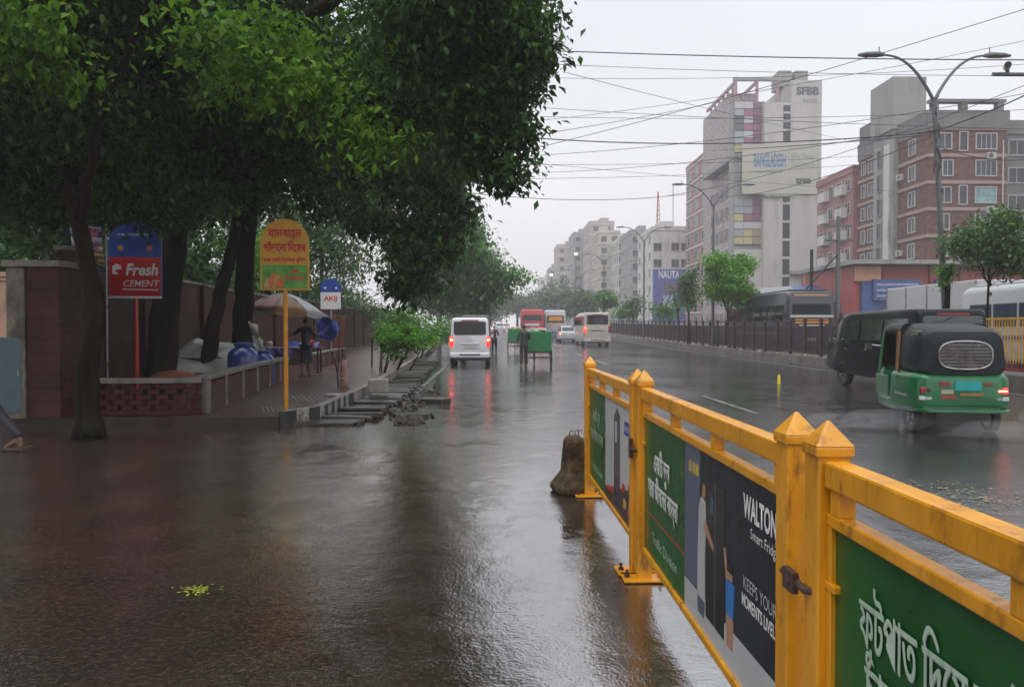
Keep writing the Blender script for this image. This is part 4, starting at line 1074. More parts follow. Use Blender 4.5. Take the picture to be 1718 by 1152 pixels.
van('glossy black van overtaking behind the green auto-rickshaw', (10.1, 18.5, 0), R(-1), M_vank, L=4.7, Wd=1.72, H=1.96, lit=False, cr=.5, glass=mat('shiny_tinted_glass', (.02, .032, .03), .04, spec=1.0, coat=.6))

def car(label, loc, rotz, paint, lit=True, group=None):
    t = thing('car', label, 'car', loc, rotz, group)
    st = [(-2.1, .72, .42, .86, .08), (-2.02, .80, .30, .94, .1), (-1.5, .84, .24, .98, .1), (0, .85, .22, .98, .1), (1.3, .84, .24, .92, .1), (1.95, .80, .28, .80, .1), (2.1, .70, .36, .66, .08)]
    mb = MB(); mb.loft(rings(st, 0, 1)); mb.build('body', paint, t, smooth_=True)
    st = [(-1.75, .66, .90, .96, .02), (-1.2, .66, .90, 1.40, .1), (-.3, .68, .90, 1.47, .12), (.3, .68, .90, 1.45, .12), (1.1, .68, .88, .94, .02)]
    mb = MB(); mb.loft(rings(st, .14, .95)); mb.build('cabin', paint, t, smooth_=True)
    mb = MB(); mb.add([(-.56, -1.70, 1.00), (.56, -1.70, 1.00), (.50, -1.27, 1.36), (-.50, -1.27, 1.36)], [(0, 1, 2, 3)]); o = mb.build('rear_window', M_glass, t); o.modifiers.new('th', 'SOLIDIFY').thickness = .03
    for s in (-1, 1):
        mb = MB(); mb.box((s * .66, -2.05, .76), (.22, .08, .14)); mb.build('tail_lamp', M_brake if lit else M_tailoff, t, bevel=.01)
        mb = MB(); mb.add([(s * .69, -1.35, .98), (s * .69, .85, .98), (s * .61, .25, 1.36), (s * .61, -1.1, 1.36)], [(0, 1, 2, 3)]); o = mb.build('side_window', M_glass, t); o.modifiers.new('th', 'SOLIDIFY').thickness = .03
        for y in (-1.3, 1.35): wheel(t, (s * .74, y, .31), .31, .19)
    mb = MB(); mb.box((0, -2.10, .62), (.5, .02, .12)); mb.build('number_plate', M_plate, t)
    mb = MB(); mb.box((0, -2.06, .42), (1.6, .12, .2)); mb.build('rear_bumper', paint, t, bevel=.03)
    return t
c0 = car('small silver car with lit brake lamps half hidden behind the beige minibus', (6.35, 68, gz(66)), 0, mat('silver_paint', (.40, .40, .42), .3, coat=.5))
dup(c0, (.35, 122, gz(120)), 0, 'distant pale car with red lamps farthest down the road')
dup(c0, (1.6, 140, gz(140)), 0, 'tiny far car with red lamps in the misty distance')

def bus(label, loc, rotz, paints, L=9.5, Wd=2.45, H=3.05, style='red', wing=M_glass, group=None):
    """paints: lower, upper, roof"""
    t = thing('bus', label, 'bus', loc, rotz, group); h = Wd / 2; a = L / 2
    st = [(-a, h * .93, .5, H - .25, .18), (-a + .06, h * .985, .42, H - .10, .22), (-a + .25, h, .40, H - .02, .24), (0, h, .40, H, .24), (a - .4, h, .40, H - .02, .24), (a - .08, h * .985, .42, H - .12, .22), (a, h * .93, .5, H - .3, .18)]
    mb = MB(); mb.loft(rings(st, .04, 1.4)); mb.build('body', paints[0], t, smooth_=True)
    mb = MB(); mb.loft(rings([(-a + .4, h * .8, H - .03, H + .05, .03), (a - .4, h * .8, H - .03, H + .05, .03)], 0, 5)); mb.build('roof_deck', paints[2], t)
    for e, U in ((-1, UX), (1, (-1, 0, 0))):
        z0, z1 = (.52 * H, .80 * H) if e > 0 or style != 'red' else (.60 * H, .80 * H)
        mb = MB(); mb.prism([(-h * .84, z0), (h * .84, z0), (h * .78, z1), (-h * .78, z1)], (0, e * (a + .012), 0), U, VZ, .05); mb.build('windscreen' if e > 0 else 'rear_window', M_glass, t, bevel=.02)
        mb = MB(); mb.prism([(-h * .8, .82 * H), (h * .8, .82 * H), (h * .72, .93 * H), (-h * .72, .93 * H)], (0, e * (a - .005), 0), U, VZ, .12); mb.build('header_panel', paints[1], t, bevel=.02)
        mb = MB(); mb.box((0, e * (a + .02), .55), (Wd * .96, .16, .26)); mb.build('bumper', M_dark if style != 'white' else paints[2], t, bevel=.04)
        mb = MB(); mb.box((0, e * (a + .035), .95), (.5, .02, .14)); mb.build('number_plate', M_plate, t)
        for s in (-1, 1):
            mb = MB(); mb.box((s * h * .80, e * (a + .01), .92), (.26, .06, .16)); mb.build('headlamp' if e > 0 else 'tail_lamp', M_chrome if e > 0 else M_tailoff, t, bevel=.02)
    if style == 'white':
        mb = MB(); mb.prism([(-h * .66, .60 * H), (h * .66, .60 * H), (h * .62, .76 * H), (-h * .62, .76 * H)], (0, -a - .02, 0), UX, VZ, .02); mb.build('orange_band', mat('bus_orange', (.62, .25, .03), .4), t)
        for s in (-1, 1):
            mb = MB(); mb.prism([(s * .42 - .14, .42 * H), (s * .42 + .14, .42 * H), (s * .42 + .05, .54 * H), (s * .42 - .06, .55 * H)], (0, -a - .015, 0), UX, VZ, .01); mb.build('painted_mark', MATS['bus_orange'] if s > 0 else M_gold, t)
    if style == 'red':
        mb = MB(); mb.prism([(-h * .6, .42 * H), (h * .6, .42 * H), (h * .6, .50 * H), (-h * .6, .50 * H)], (0, -a - .015, 0), UX, VZ, .01); mb.build('pale_band', M_pgrey, t)
        mb = MB(); mb.prism([(-h * .8, .28 * H), (h * .5, .28 * H), (h * .5, .36 * H), (-h * .8, .34 * H)], (0, -a - .015, 0), UX, VZ, .01); mb.build('lower_panel', mat('bus_grey', (.3, .27, .27), .4), t)
    nw = int(L / 1.25)
    for s in (-1, 1):
        for k in range(nw):
            y = -a + .5 + (L - 1.0) * (k + .5) / nw; mb = MB(); mb.box((s * (h * .983 + .005), y, H * .66), (.03, (L - 1) / nw - .12, H * .25)); mb.build('side_window', wing, t, bevel=.01)
        for y in (-a * .55, a * .62): wheel(t, (s * (h - .17), y, .48), .48, .28)
        mb = MB(); mb.box((s * (h + .03), 0, 1.25), (.02, L * .9, .10)); mb.build('side_stripe', paints[1], t)
        mb = MB(); mb.tube([(s * h * .9, a - .05, H * .82), (s * (h + .18), a + .12, H * .80), (s * (h + .2), a + .14, H * .68)], .02, 6); mb.box((s * (h + .2), a + .14, H * .62), (.16, .06, .28)); mb.build('side_mirror', M_dark, t)
    return t
M_busr = mat('bus_red', (.38, .03, .03), .35, var=.2, scale=2, coat=.3); M_busw = mat('bus_white', (.44, .44, .45), .35, var=.08, coat=.3)
M_busrd = mat('bus_dark_red', (.16, .02, .02), .4); M_busbl = mat('bus_blue', (.06, .08, .26), .4); M_busk = mat('bus_charcoal', (.035, .037, .045), .3, coat=.4)
bus('red double-fronted bus seen from behind in the misty middle of the road', (3.9, 86, gz(82)), R(-1), (M_busr, M_busrd, M_busrd), H=3.15, Wd=2.6, style='red')
bus('white bus with orange rear band and red roof driving away in the mist', (6.6, 88, gz(84)), R(-1), (M_busw, M_busr, M_busbl), H=3.1, Wd=2.4, style='white')
# beyond the median
b_ = bus('dark charcoal bus with an orange sign strip facing the camera beyond the median fence', (15.95, 42.3, gz(38)), R(180), (M_busk, MATS['bus_orange'], M_busk), L=10, Wd=2.5, H=3.45, style='plain')
mb = MB(); mb.box((0, 5.06, 3.40 * .62), (2.2, .05, .14)); mb.build('sun_visor', M_busw, b_, bevel=.02)
mb = MB(); mb.box((0, 5.07, 1.86), (1.7, .05, .22)); mb.build('sign_strip', MATS['bus_orange'], b_, bevel=.01)
mb = MB(); mb.box((0, 5.07, 1.62), (1.3, .05, .14)); mb.build('name_strip', M_busw, b_, bevel=.01)
bus('white bus with bluish windows standing beyond the fence at the right edge', (17.3, 20.2, 0), R(180), (M_busw, M_busbl, M_busw), L=10.5, Wd=2.45, H=2.95, style='white', wing=M_glassb)
# white box truck
t = thing('box_truck', 'white box truck with panelled sides beyond the median fence', 'truck', (18.8, 30.1, 0), 0)
mb = MB(); mb.box((0, 0, 2.15), (2.3, 6.4, 2.35)); mb.build('cargo_box', M_busw, t, bevel=.04)
for s in (-1, 1):
    for k in range(5): mb = MB(); mb.box((s * 1.16, -3.1 + 1.55 * k, 2.15), (.03, .06, 2.3)); mb.build('side_rib', M_steel, t)
    mb = MB(); mb.box((s * 1.16, 0, 1.15), (.035, 6.3, .07)); mb.build('side_rail', M_steel, t)
    for y in (-2.1, 3.6): wheel(t, (s * .95, y, .45), .45, .26)
mb = MB(); mb.loft(rings([(3.25, 1.05, .5, 2.3, .1), (3.4, 1.08, .45, 2.4, .15), (4.4, 1.08, .45, 2.35, .15), (4.8, 1.02, .5, 1.6, .12)], .05, 1.3)); mb.build('cab', M_busw, t, smooth_=True)
mb = MB(); mb.box((0, .3, .75), (1.0, 7.0, .3)); mb.build('chassis', M_dark, t)
mb = MB(); mb.add([(-.85, 4.45, 2.28), (.85, 4.45, 2.28), (.92, 4.84, 1.55), (-.92, 4.84, 1.55)], [(0, 1, 2, 3)]); o = mb.build('windscreen', M_glass, t); o.modifiers.new('th', 'SOLIDIFY').thickness = .03

# ---- green auto-rickshaw
M_cng = mat('auto_green', (.006, .12, .038), .3, var=.25, scale=3, coat=.3, dirt=(.03, .08, .04), dirt_amt=.2)
M_hood = mat('black_canvas_hood', (.009, .012, .013), .45, var=.3, scale=4, bump=.25, bscale=12, coat=.0, spec=.25)
t = thing('auto_rickshaw', 'green three-wheeled auto-rickshaw with black canvas hood splashing along the road', 'auto-rickshaw', (6.86, 11.6, 0), R(-11)); t.scale = (1, 1, .95)
# lower tub: rear y=-1.25, front y=1.35
st = [(-1.28, .50, .42, .86, .06), (-1.22, .60, .34, .90, .1), (-1.05, .655, .30, .92, .1), (-.30, .66, .28, .92, .1), (-.22, .66, .26, .48, .08), (.50, .62, .26, .48, .08), (.58, .58, .28, .80, .1), (.95, .46, .32, .92, .14), (1.25, .26, .40, .88, .12), (1.36, .14, .5, .78, .08)]
mb = MB(); mb.loft(rings(st, 0, 2)); mb.build('body', M_cng, t, smooth_=True)
st = [(-1.25, .46, .90, 1.42, .10), (-1.20, .57, .88, 1.54, .16), (-1.05, .62, .88, 1.60, .18), (-.62, .635, .88, 1.66, .2), (-.50, .63, .90, 1.67, .2)]
mb = MB(); mb.loft(rings(st, .10, 1.0)); hood = mb.build('hood', M_hood, t, smooth_=True)
st = [(-.52, .625, 1.52, 1.672, .07), (.1, .60, 1.54, 1.68, .06), (.55, .52, 1.53, 1.65, .05), (.72, .46, 1.50, 1.58, .03)]
mb = MB(); mb.loft(rings(st, .08, 1.5)); mb.build('roof', M_hood, t, smooth_=True)
mb = MB()
for z in (1.50, 1.54): mb.tube([(.6 * math.cos(a), -1.12 - .13 * math.sin(a) + .12, z) for a in [PI * k / 12 for k in range(13)]], .012, 5)
mb.build('piping', mat('olive_piping', (.12, .14, .03), .4), t)
# rear window with grille and something pale inside
ell = lambda w, h_, n=20: [(w * math.copysign(abs(math.cos(2*PI*k/n)) ** .7, math.cos(2*PI*k/n)), h_ * math.copysign(abs(math.sin(2*PI*k/n)) ** .7, math.sin(2*PI*k/n))) for k in range(n)]
mb = MB(); mb.prism(ell(.34, .20), (.02, -1.262, 1.19), UX, VZ, .03); w = mb.build('rear_window', mat('cloudy_window', (.05, .05, .05), .2, var=.5, scale=5, dirt=(.2, .13, .12), dirt_amt=.3, dscale=4), t)
pts = ell(.35, .21, 28); mb = MB(); mb.tube([(x + .02, -1.27, 1.19 + z) for x, z in pts + pts[:1]], .012, 5)
for k in range(-3, 4): mb.tube([(.02 - .33 * (1 - (k / 4.3) ** 2) ** .5, -1.272, 1.19 + k * .05), (.02 + .33 * (1 - (k / 4.3) ** 2) ** .5, -1.272, 1.19 + k * .05)], .005, 4)
mb.build('window_grille', M_steel, w)
# frame pillars, seat, driver's screen
for s in (-1, 1):
    mb = MB(); mb.tube([(s * .60, .50, .46), (s * .57, .62, .80), (s * .48, .66, 1.54)], .02, 6); mb.build('front_pillar', M_cng, t)
    mb = MB(); mb.tube([(s * .64, -.5, .9), (s * .60, -.48, 1.55)], .03, 6); mb.build('rear_pillar', mat('tan_trim', (.20, .09, .03), .4), t)
    mb = MB(); mb.box((s * .645, .18, .64), (.02, .62, .34)); mb.build('side_panel', M_cng, t, bevel=.01)
    mb = MB(); mb.tube([(s * .5, .70, 1.28), (s * .66, .74, 1.30)], .01, 5); mb.box((s * .70, .74, 1.27), (.10, .03, .12)); mb.build('side_mirror', M_chrome, t)
mb = MB(); mb.box((0, -.35, .62), (1.1, .5, .2)); mb.box((0, -.62, .95), (1.1, .12, .55)); mb.build('passenger_seat', mat('seat_maroon', (.08, .03, .03), .5), t, bevel=.04)
mb = MB(); mb.box((0, .42, .70), (.5, .3, .14)); mb.build('driver_seat', MATS['seat_maroon'], t, bevel=.04)
mb = MB(); mb.add([(-.46, .68, 1.5), (.46, .68, 1.5), (.50, .98, .92), (-.50, .98, .92)], [(0, 1, 2, 3)]); o = mb.build('windscreen', M_glass, t); o.modifiers.new('th', 'SOLIDIFY').thickness = .015
mb = MB(); mb.box((0, -.16, 1.12), (1.1, .02, .8)); mb.build('cabin_partition', mat('partition_brown', (.04, .022, .02), .5, var=.3), t)
# rear dressings
mb = MB(); mb.box((.05, -1.285, .73), (.34, .02, .14)); mb.build('number_plate', mat('plate_turquoise', (.01, .30, .30), .35), t, bevel=.004)
for k, (x, z, w_, hh, c) in enumerate(((-.26, .76, .14, .06, (.25, .03, .03)), (-.22, .64, .16, .06, (.38, .35, .25)), (-.2, .56, .2, .05, (.30, .05, .03)), (.1, .60, .3, .035, (.3, .12, .03)), (.31, .76, .12, .04, (.2, .05, .03)))):
    mb = MB(); mb.box((x, -1.284, z), (w_, .012, hh)); mb.build('painted_panel', mat('auto_mark_%d' % k, c, .4), t)
for s in (-1, 1):
    mb = MB(); mb.box((s * .50, -1.255, .66), (.15, .05, .09)); l = mb.build('tail_lamp', M_tail if s > 0 else M_tailoff, t, bevel=.015)
    if s > 0: mb = MB(); mb.box((s * .50, -1.283, .66), (.11, .012, .02)); mb.build('lamp_filament', M_brake, l)
    mb = MB(); mb.box((s * .50, -1.255, .54), (.17, .05, .06)); mb.build('reflector', M_pgrey, t, bevel=.01)
mb = MB(); mb.tube([(-.60, -1.22, .36), (-.5, -1.36, .36), (.5, -1.36, .36), (.60, -1.22, .36)], .028, 8); mb.build('bumper', M_cng, t, smooth_=True)
mb = MB(); mb.box((-.62, -.85, .70), (.03, .34, .08)); mb.build('side_sticker', M_gold, t)
mb = MB(); mb.box((-.662, -.75, .56), (.012, .5, .035)); mb.build('side_trim', M_chrome, t)
mb = MB(); mb.box((0, -1.0, .26), (.7, .5, .12)); mb.build('engine', M_dark, t)
for s in (-1, 1): wheel(t, (s * .52, -.86, .22), .22, .12)
wheel(t, (0.001, 1.12, .22), .22, .11)
mb = MB(); mb.lathe([(.02, .03), (.08, .02), (.09, -.04)], 12, axis='y', c=(0, 1.40, .72)); mb.build('headlamp', M_chrome, t)

# ---- cargo rickshaws with green canvas boxes
M_canvas = mat('green_canvas', (.010, .155, .045), .5, var=.2, scale=5, bump=.35, bscale=9)
def rickshaw(label, loc, rotz):
    t = thing('cargo_rickshaw', label, 'rickshaw', loc, rotz, 'green cargo rickshaws')
    mb = MB(); st = []
    for y, hw, z1 in ((-.75, .47, 1.38), (-.7, .49, 1.41), (0, .5, 1.44), (.7, .49, 1.41), (.75, .47, 1.38)): st.append((y, hw, .62, z1, .04))
    mb.loft(rings(st, .0, 2)); mb.build('canvas_box', M_canvas, t, smooth_=True)
    rr2 = random.Random(5); mb = MB()
    for k in range(9): mb.box((rr2.uniform(-.4, .4), rr2.uniform(-.68, .6), 1.45 + rr2.uniform(0, .05)), (rr2.uniform(.15, .35), rr2.uniform(.2, .4), rr2.uniform(.05, .12)), rz=rr2.uniform(0, 3), taper=.6)
    mb.build('load', mat('pale_sacks', (.42, .36, .27), .6, var=.4, scale=3), t, bevel=.02)
    mb = MB(); mb.box((0, 0, .57), (.95, 1.5, .06)); mb.build('platform', M_wood, t)
    for s in (-1, 1):
        mb = MB(); r = .34; c = (s * .52, -.25, r)
        ptsw = [(c[0], c[1] + r * math.cos(2*PI*k/24), c[2] + r * math.sin(2*PI*k/24)) for k in range(25)]
        mb.tube(ptsw, .024, 6, cap=False)
        for k in range(9): a = PI * k / 9; mb.tube([(c[0], c[1] + r * math.cos(a), c[2] + r * math.sin(a)), (c[0], c[1] - r * math.cos(a), c[2] - r * math.sin(a))], .004, 4)
        mb.build('wheel', M_tyre, t)
    mb = MB(); mb.cyl((-.52, -.25, .34), (.52, -.25, .34), .02, 8); mb.tube([(-.4, -.72, .55), (-.36, -.72, .38), (.36, -.72, .38), (.4, -.72, .55)], .02, 6); mb.build('axle', M_rust, t)
    mb = MB(); r = .33; c = (-.02, 1.45, r)
    mb.tube([(c[0], c[1] + r * math.cos(2*PI*k/24), c[2] + r * math.sin(2*PI*k/24)) for k in range(25)], .022, 6, cap=False)
    for k in range(9): a = PI * k / 9; mb.tube([(c[0], c[1] + r * math.cos(a), c[2] + r * math.sin(a)), (c[0], c[1] - r * math.cos(a), c[2] - r * math.sin(a))], .004, 4)
    mb.build('wheel', M_tyre, t)
    mb = MB(); mb.tube([(-.02, 1.45, .33), (-.02, 1.30, .95), (-.02, 1.28, 1.02)], .016, 6); mb.tube([(-.28, 1.2, 1.05), (-.1, 1.28, 1.04), (.06, 1.28, 1.04), (.24, 1.2, 1.05)], .012, 6); mb.tube([(-.02, 1.30, .85), (-.02, .75, .55)], .018, 6); mb.tube([(-.02, .95, .66), (-.02, .92, .92)], .014, 6); mb.build('frame', M_rust, t)
    mb = MB(); mb.box((-.02, .90, .95), (.18, .26, .06)); mb.build('saddle', M_dark, t, bevel=.02)
    return t
r0 = rickshaw('bright green cargo rickshaw with a boxy canvas load in mid road', (1.63, 30.1, gz(30)), R(2))
dup(r0, (1.15, 46, gz(46)), R(1), 'smaller darker green cargo rickshaw farther ahead toward the red bus')

# ------------------------------------------------------------------ trees
L_near = leaf_mat('leaves_dark_wet', (.011, .034, .009), (.030, .084, .016), (.075, .18, .028), trans=.35, rough=.45, spec=.25)
L_lime = leaf_mat('leaves_young_lime', (.035, .095, .008), (.08, .195, .014), (.17, .34, .03), trans=.5, rough=.5, spec=.2)
L_mid = leaf_mat('leaves_mid_green', (.040, .115, .026), (.075, .20, .038), (.14, .31, .055), trans=.35, rough=.45, cl=.5)
L_garden = leaf_mat('leaves_garden', (.014, .042, .011), (.034, .10, .020), (.08, .20, .035), trans=.4, rough=.5, cl=.8, spec=.2)
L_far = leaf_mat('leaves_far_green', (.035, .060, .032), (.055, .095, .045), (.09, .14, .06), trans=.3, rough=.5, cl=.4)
L_bush = leaf_mat('leaves_bush', (.035, .12, .012), (.09, .27, .02), (.20, .44, .03), trans=.45, rough=.5, cl=2.0, spec=.25)
L_street = leaf_mat('leaves_street_bright', (.035, .12, .010), (.10, .30, .015), (.20, .46, .025), trans=.4, rough=.45, cl=1.2)
L_olive = leaf_mat('leaves_olive', (.03, .075, .020), (.06, .14, .032), (.11, .22, .05), trans=.35, rough=.45, cl=1.5)
def tree(name, label, trunk, limbs, blobs, n, leaf, lm, seed, r0=.25, group=None, clump=14, spread=.3, shell=.5, droop=.5, extra=None, bark=M_bark, cat='tree'):
    """trunk: path of (x, y, z) from the ground; limbs: paths; blobs in world coordinates"""
    rng = np.random.default_rng(seed); b = Vector(trunk[0])
    t = thing(name, label, cat, tuple(b), 0, group)
    T = [Vector(p) - b for p in trunk]
    # smooth the trunk
    def dens(P, m=5, wob=.03, sd=0):
        out = []; r = random.Random(sd)
        for i in range(len(P) - 1):
            for k in range(m):
                u = k / m; out.append(P[i].lerp(P[i+1], u) + Vector((r.uniform(-wob, wob), r.uniform(-wob, wob), 0)) * (0 if (i == 0 and k == 0) else 1))
        return out + [P[-1]]
    D = dens(T, 5, r0 * .12, seed); nD = len(D)
    mb = MB(); mb.tube(D, [r0 * (1.35 if i == 0 else 1.12 if i == 1 else 1) * (1 - .62 * i / (nD - 1)) for i in range(nD)], 12)
    mb.build('trunk', bark, t, smooth_='full')
    if limbs:
        mb = MB(); r = random.Random(seed + 7)
        for lp in limbs:
            P = dens([Vector(p) - b for p in lp], 5, .05, seed + 3); k = len(P); ra = r0 * .42
            mb.tube(P, [ra * (1 - .8 * i / (k - 1)) + .006 for i in range(k)], 8)
            for q in range(5):
                i = r.randrange(k // 3, k); d = Vector((r.uniform(-1, 1), r.uniform(-1, 1), r.uniform(-.3, .9))) * r.uniform(.6, 1.4)
                mb.tube([P[i], P[i] + d * .5 + Vector((0, 0, .1)), P[i] + d], [ra * .3, ra * .18, .006], 6)
        mb.build('limb', bark, t, smooth_='full')
    B = [(q[0] - b.x, q[1] - b.y, q[2] - b.z) + tuple(q[3:]) for q in blobs]
    leaves_mesh('crown', blob_points(B, n, rng, clump, spread, shell), leaf, lm, t, rng, droop)
    if extra:
        B2 = [(q[0] - b.x, q[1] - b.y, q[2] - b.z) + tuple(q[3:]) for q in extra[0]]
        leaves_mesh('young_foliage', blob_points(B2, extra[1], rng, 9, .24, .9), extra[2], extra[3], t, rng, .55)
    return t
def wb(px, py, d, rx, ry, rz, w=1.0):
    p = W(px, py, d); return (p.x, p.y, p.z, rx, ry, rz, w)
def wp(px, py, d): return tuple(W(px, py, d))
# A: nearest trunk in front of the pillar, its crown over the corner
tA = tree('street_tree', 'rough brown tree nearest the camera with its trunk before the brick pillar',
     [(-5.62, 10.25, 0), (-5.66, 10.3, .9), (-5.55, 10.35, 1.9), (-5.85, 10.5, 2.9), (-6.3, 10.7, 4.2), (-6.4, 10.8, 6.2)],
     [[(-5.85, 10.5, 3.0), (-5.2, 9.8, 4.2), (-4.3, 9.2, 5.4), (-3.4, 9.0, 5.9)], [(-6.3, 10.7, 4.2), (-7.2, 10.2, 5.4), (-8.0, 9.8, 6.6)], [(-6.1, 10.6, 3.6), (-5.2, 11.3, 5.0), (-4.2, 11.8, 6.4)]],
     [wb(60, 90, 10, 1.5, 1.4, 1.3), wb(150, 230, 11, 1.3, 1.2, .8), wb(-40, 220, 11, 1.2, 1.2, 1.0), wb(250, 60, 11, 1.5, 1.3, 1.2), wb(60, 330, 11.5, 1.2, 1.0, .55), wb(180, -60, 10, 2.0, 1.6, 1.0), wb(260, 330, 12, 1.0, 1.0, .5)],
     42000, .13, L_near, 11, r0=.17, spread=.20, clump=18,
     extra=([wb(40, 70, 8.6, .75, .6, .5), wb(20, 20, 8.4, .8, .5, .3), wb(340, 60, 8.8, .5, .5, .42), wb(390, 45, 8.8, .3, .3, .3), wb(100, 140, 9, .5, .4, .25, .6)], 1500, .13, L_lime))
# B: thick dark trunk behind the cement sign
tB = tree('street_tree', 'thick dark tree behind the cement sign whose crown reaches out over the road',
     [(-7.05, 15.6, top), (-7.0, 15.6, 1.4), (-6.8, 15.6, 2.8), (-6.5, 15.4, 4.3), (-6.4, 15.2, 6.0), (-6.0, 15, 8.5)],
     [[(-6.7, 15.5, 3.2), (-5.4, 13.5, 5.0), (-3.9, 11.8, 5.4), (-2.7, 11, 4.8)], [(-6.5, 15.4, 4.3), (-5.0, 15.5, 6.5), (-3.4, 15.6, 8.2)], [(-6.6, 15.4, 3.8), (-7.8, 15.6, 5.6), (-9, 15.6, 7)], [(-6.5, 15.3, 4.6), (-4.2, 13.0, 6.3), (-1.8, 11.2, 6.9), (-.4, 10.6, 5.6), (.3, 10.4, 4.6)], [(-6.3, 15.2, 6.4), (-3.8, 12.6, 7.4), (-1.4, 11, 7.4), (.3, 10.6, 6.6)]],
     [wb(330, 150, 13, 1.7, 1.4, 1.2), wb(480, 100, 13, 1.5, 1.3, 1.0), wb(450, 260, 14.5, 1.5, 1.2, .8), wb(320, 300, 14, 1.3, 1.1, .6), wb(580, 190, 13.5, 1.1, 1.2, .85), wb(400, 0, 13, 2.2, 1.6, 1.1), wb(200, 180, 14, 1.5, 1.3, 1.1), wb(560, 340, 15, .9, .9, .4, .5)] +
     [wb(730, 60, 10.50, 1.05, 1.31, 0.67, 1.5), wb(850, 40, 10.27, 0.61, 0.88, 0.55, 1.5), wb(895, 95, 10.27, 0.27, 0.53, 0.29, 1.5), wb(850, 145, 10.38, 0.44, 0.70, 0.29, 1.5), wb(800, 200, 10.50, 0.61, 0.88, 0.44, 1.5), wb(865, 230, 10.38, 0.24, 0.44, 0.29, 1.5), wb(850, 285, 10.38, 0.24, 0.44, 0.24, 1.5), wb(800, 265, 10.50, 0.23, 0.44, 0.20, 1.5), wb(770, -40, 10.50, 1.52, 1.40, 0.53, 1.5), wb(670, 170, 10.50, 0.70, 1.05, 0.64, 1.5)],
     88000, .13, L_near, 12, r0=.34, spread=.17, clump=20,
     extra=([wb(420, 110, 9.6, .5, .5, .35), wb(500, 160, 9.6, .6, .5, .30), wb(580, 200, 9.7, .5, .5, .3), wb(645, 235, 9.8, .35, .35, .22), wb(595, 255, 9.6, .18, .2, .25), wb(470, 60, 9.8, .45, .4, .3), wb(520, 130, 9.6, .35, .3, .3), wb(360, 150, 10, .5, .4, .25, .6), wb(555, 120, 9.9, .4, .3, .35, .7)], 2900, .13, L_lime))
# C: leaning slender trunk
tree('street_tree', 'slender dark leaning trunk between the thick trunk and the stall umbrella',
     [(-7.0, 18.0, top), (-6.95, 18.1, 1.4), (-6.6, 18.2, 3.0), (-6.3, 18.3, 4.6), (-6.0, 18.4, 7.0)],
     [[(-6.4, 18.2, 4.0), (-5.4, 17.8, 5.4), (-4.3, 17.4, 6.0)], [(-6.3, 18.3, 4.6), (-7.4, 18.6, 6.2), (-8.4, 19, 7.4)]],
     [wb(420, 330, 18.5, 1.3, 1.2, .5, .5), wb(300, 240, 18, 2.4, 1.6, 1.1), wb(150, 120, 19, 2.8, 1.8, 2.2), wb(480, 180, 18, 2.2, 1.6, 1.6), wb(30, 280, 18, 2.6, 1.6, 1.3), wb(200, 330, 17, 2.0, 1.4, .8), wb(380, 60, 19, 2.6, 1.8, 1.5), wb(560, 290, 19, 1.3, 1.2, .7)],
     36000, .23, L_near, 13, r0=.21, spread=.32)
# D: the big dark tree whose crown hangs over the road
tree('street_tree', 'dark tree with foliage hanging low beyond the yellow sign toward the bush',
     [(-6.75, 19.6, top), (-6.7, 19.6, 1.5), (-6.6, 19.5, 3.4), (-6.2, 19.3, 5.6), (-5.4, 19, 7.6), (-4.4, 18.6, 9.6)],
     [[(-6.3, 19.4, 5.0), (-4.6, 18.8, 6.6), (-2.8, 18.2, 6.9), (-1.9, 18.0, 6.2)],
      [(-4.6, 18.8, 6.6), (-3.4, 18.6, 5.2), (-2.3, 18.4, 3.8)], [wp(520, 130, 18), wp(560, 60, 18), wp(610, 30, 18), wp(660, 0, 18)], [wp(560, 150, 18), wp(575, 60, 18), wp(560, -20, 18)]],
     [wb(700, 190, 18.2, 1.3, 1.2, 1.2), wb(720, 310, 18.4, .95, .9, .75), wb(700, 400, 18.6, .62, .7, .75), wb(745, 405, 18.6, .32, .4, .55), wb(690, 470, 19, .55, .6, .40), wb(640, 290, 19, 1.0, .9, .8), wb(630, 370, 19.5, .55, .7, .45, .7), wb(640, 110, 19, .9, .8, .9, .8), wb(767, 350, 18.6, .3, .4, .5), wb(760, 250, 18.4, .8, .8, .8), wb(740, 60, 18.4, 1.4, 1.2, 1.2)],
     34000, .21, L_near, 14, r0=.30, spread=.24, shell=.5)
# E: mid green trees along the left beyond the hedge
tree('roadside_tree', 'mid green full tree leaning over the road beyond the white van',
     [(-6.4, 52, .5), (-6.2, 52, 2.5), (-5.4, 52, 4.5), (-4.6, 52, 7)],
     [[(-5.4, 52, 4.5), (-3, 52, 5.6), (0, 52, 5.4), (1.8, 52, 4.9)], [(-5, 52, 5.5), (-6.5, 52, 7.5)]],
     [wb(770, 420, 52, 2.0, 2.2, 1.7), wb(800, 450, 52, 1.7, 2.0, 1.7), wb(720, 470, 53, 2.6, 2.2, 2.6), wb(850, 460, 51, 1.0, 1.2, .55, .8), wb(790, 500, 53, 1.9, 2.0, 1.1), wb(690, 430, 54, 1.6, 2, 2.4), wb(830, 490, 52, 1.0, 1.2, .5), wb(780, 390, 52, 1.3, 1.4, .8), wb(876, 466, 51, .35, .5, .3, .8)],
     24000, .34, L_mid, 15, r0=.34, spread=.5, shell=.5)
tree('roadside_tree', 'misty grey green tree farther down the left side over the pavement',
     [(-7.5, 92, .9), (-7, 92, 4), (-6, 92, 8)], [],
     [wb(775, 500, 92, 4.5, 4, 3.2), wb(795, 525, 92, 2.6, 3, 1.6), wb(740, 470, 95, 5, 4, 4)], 6000, .6, L_far, 16, r0=.4, spread=.8)
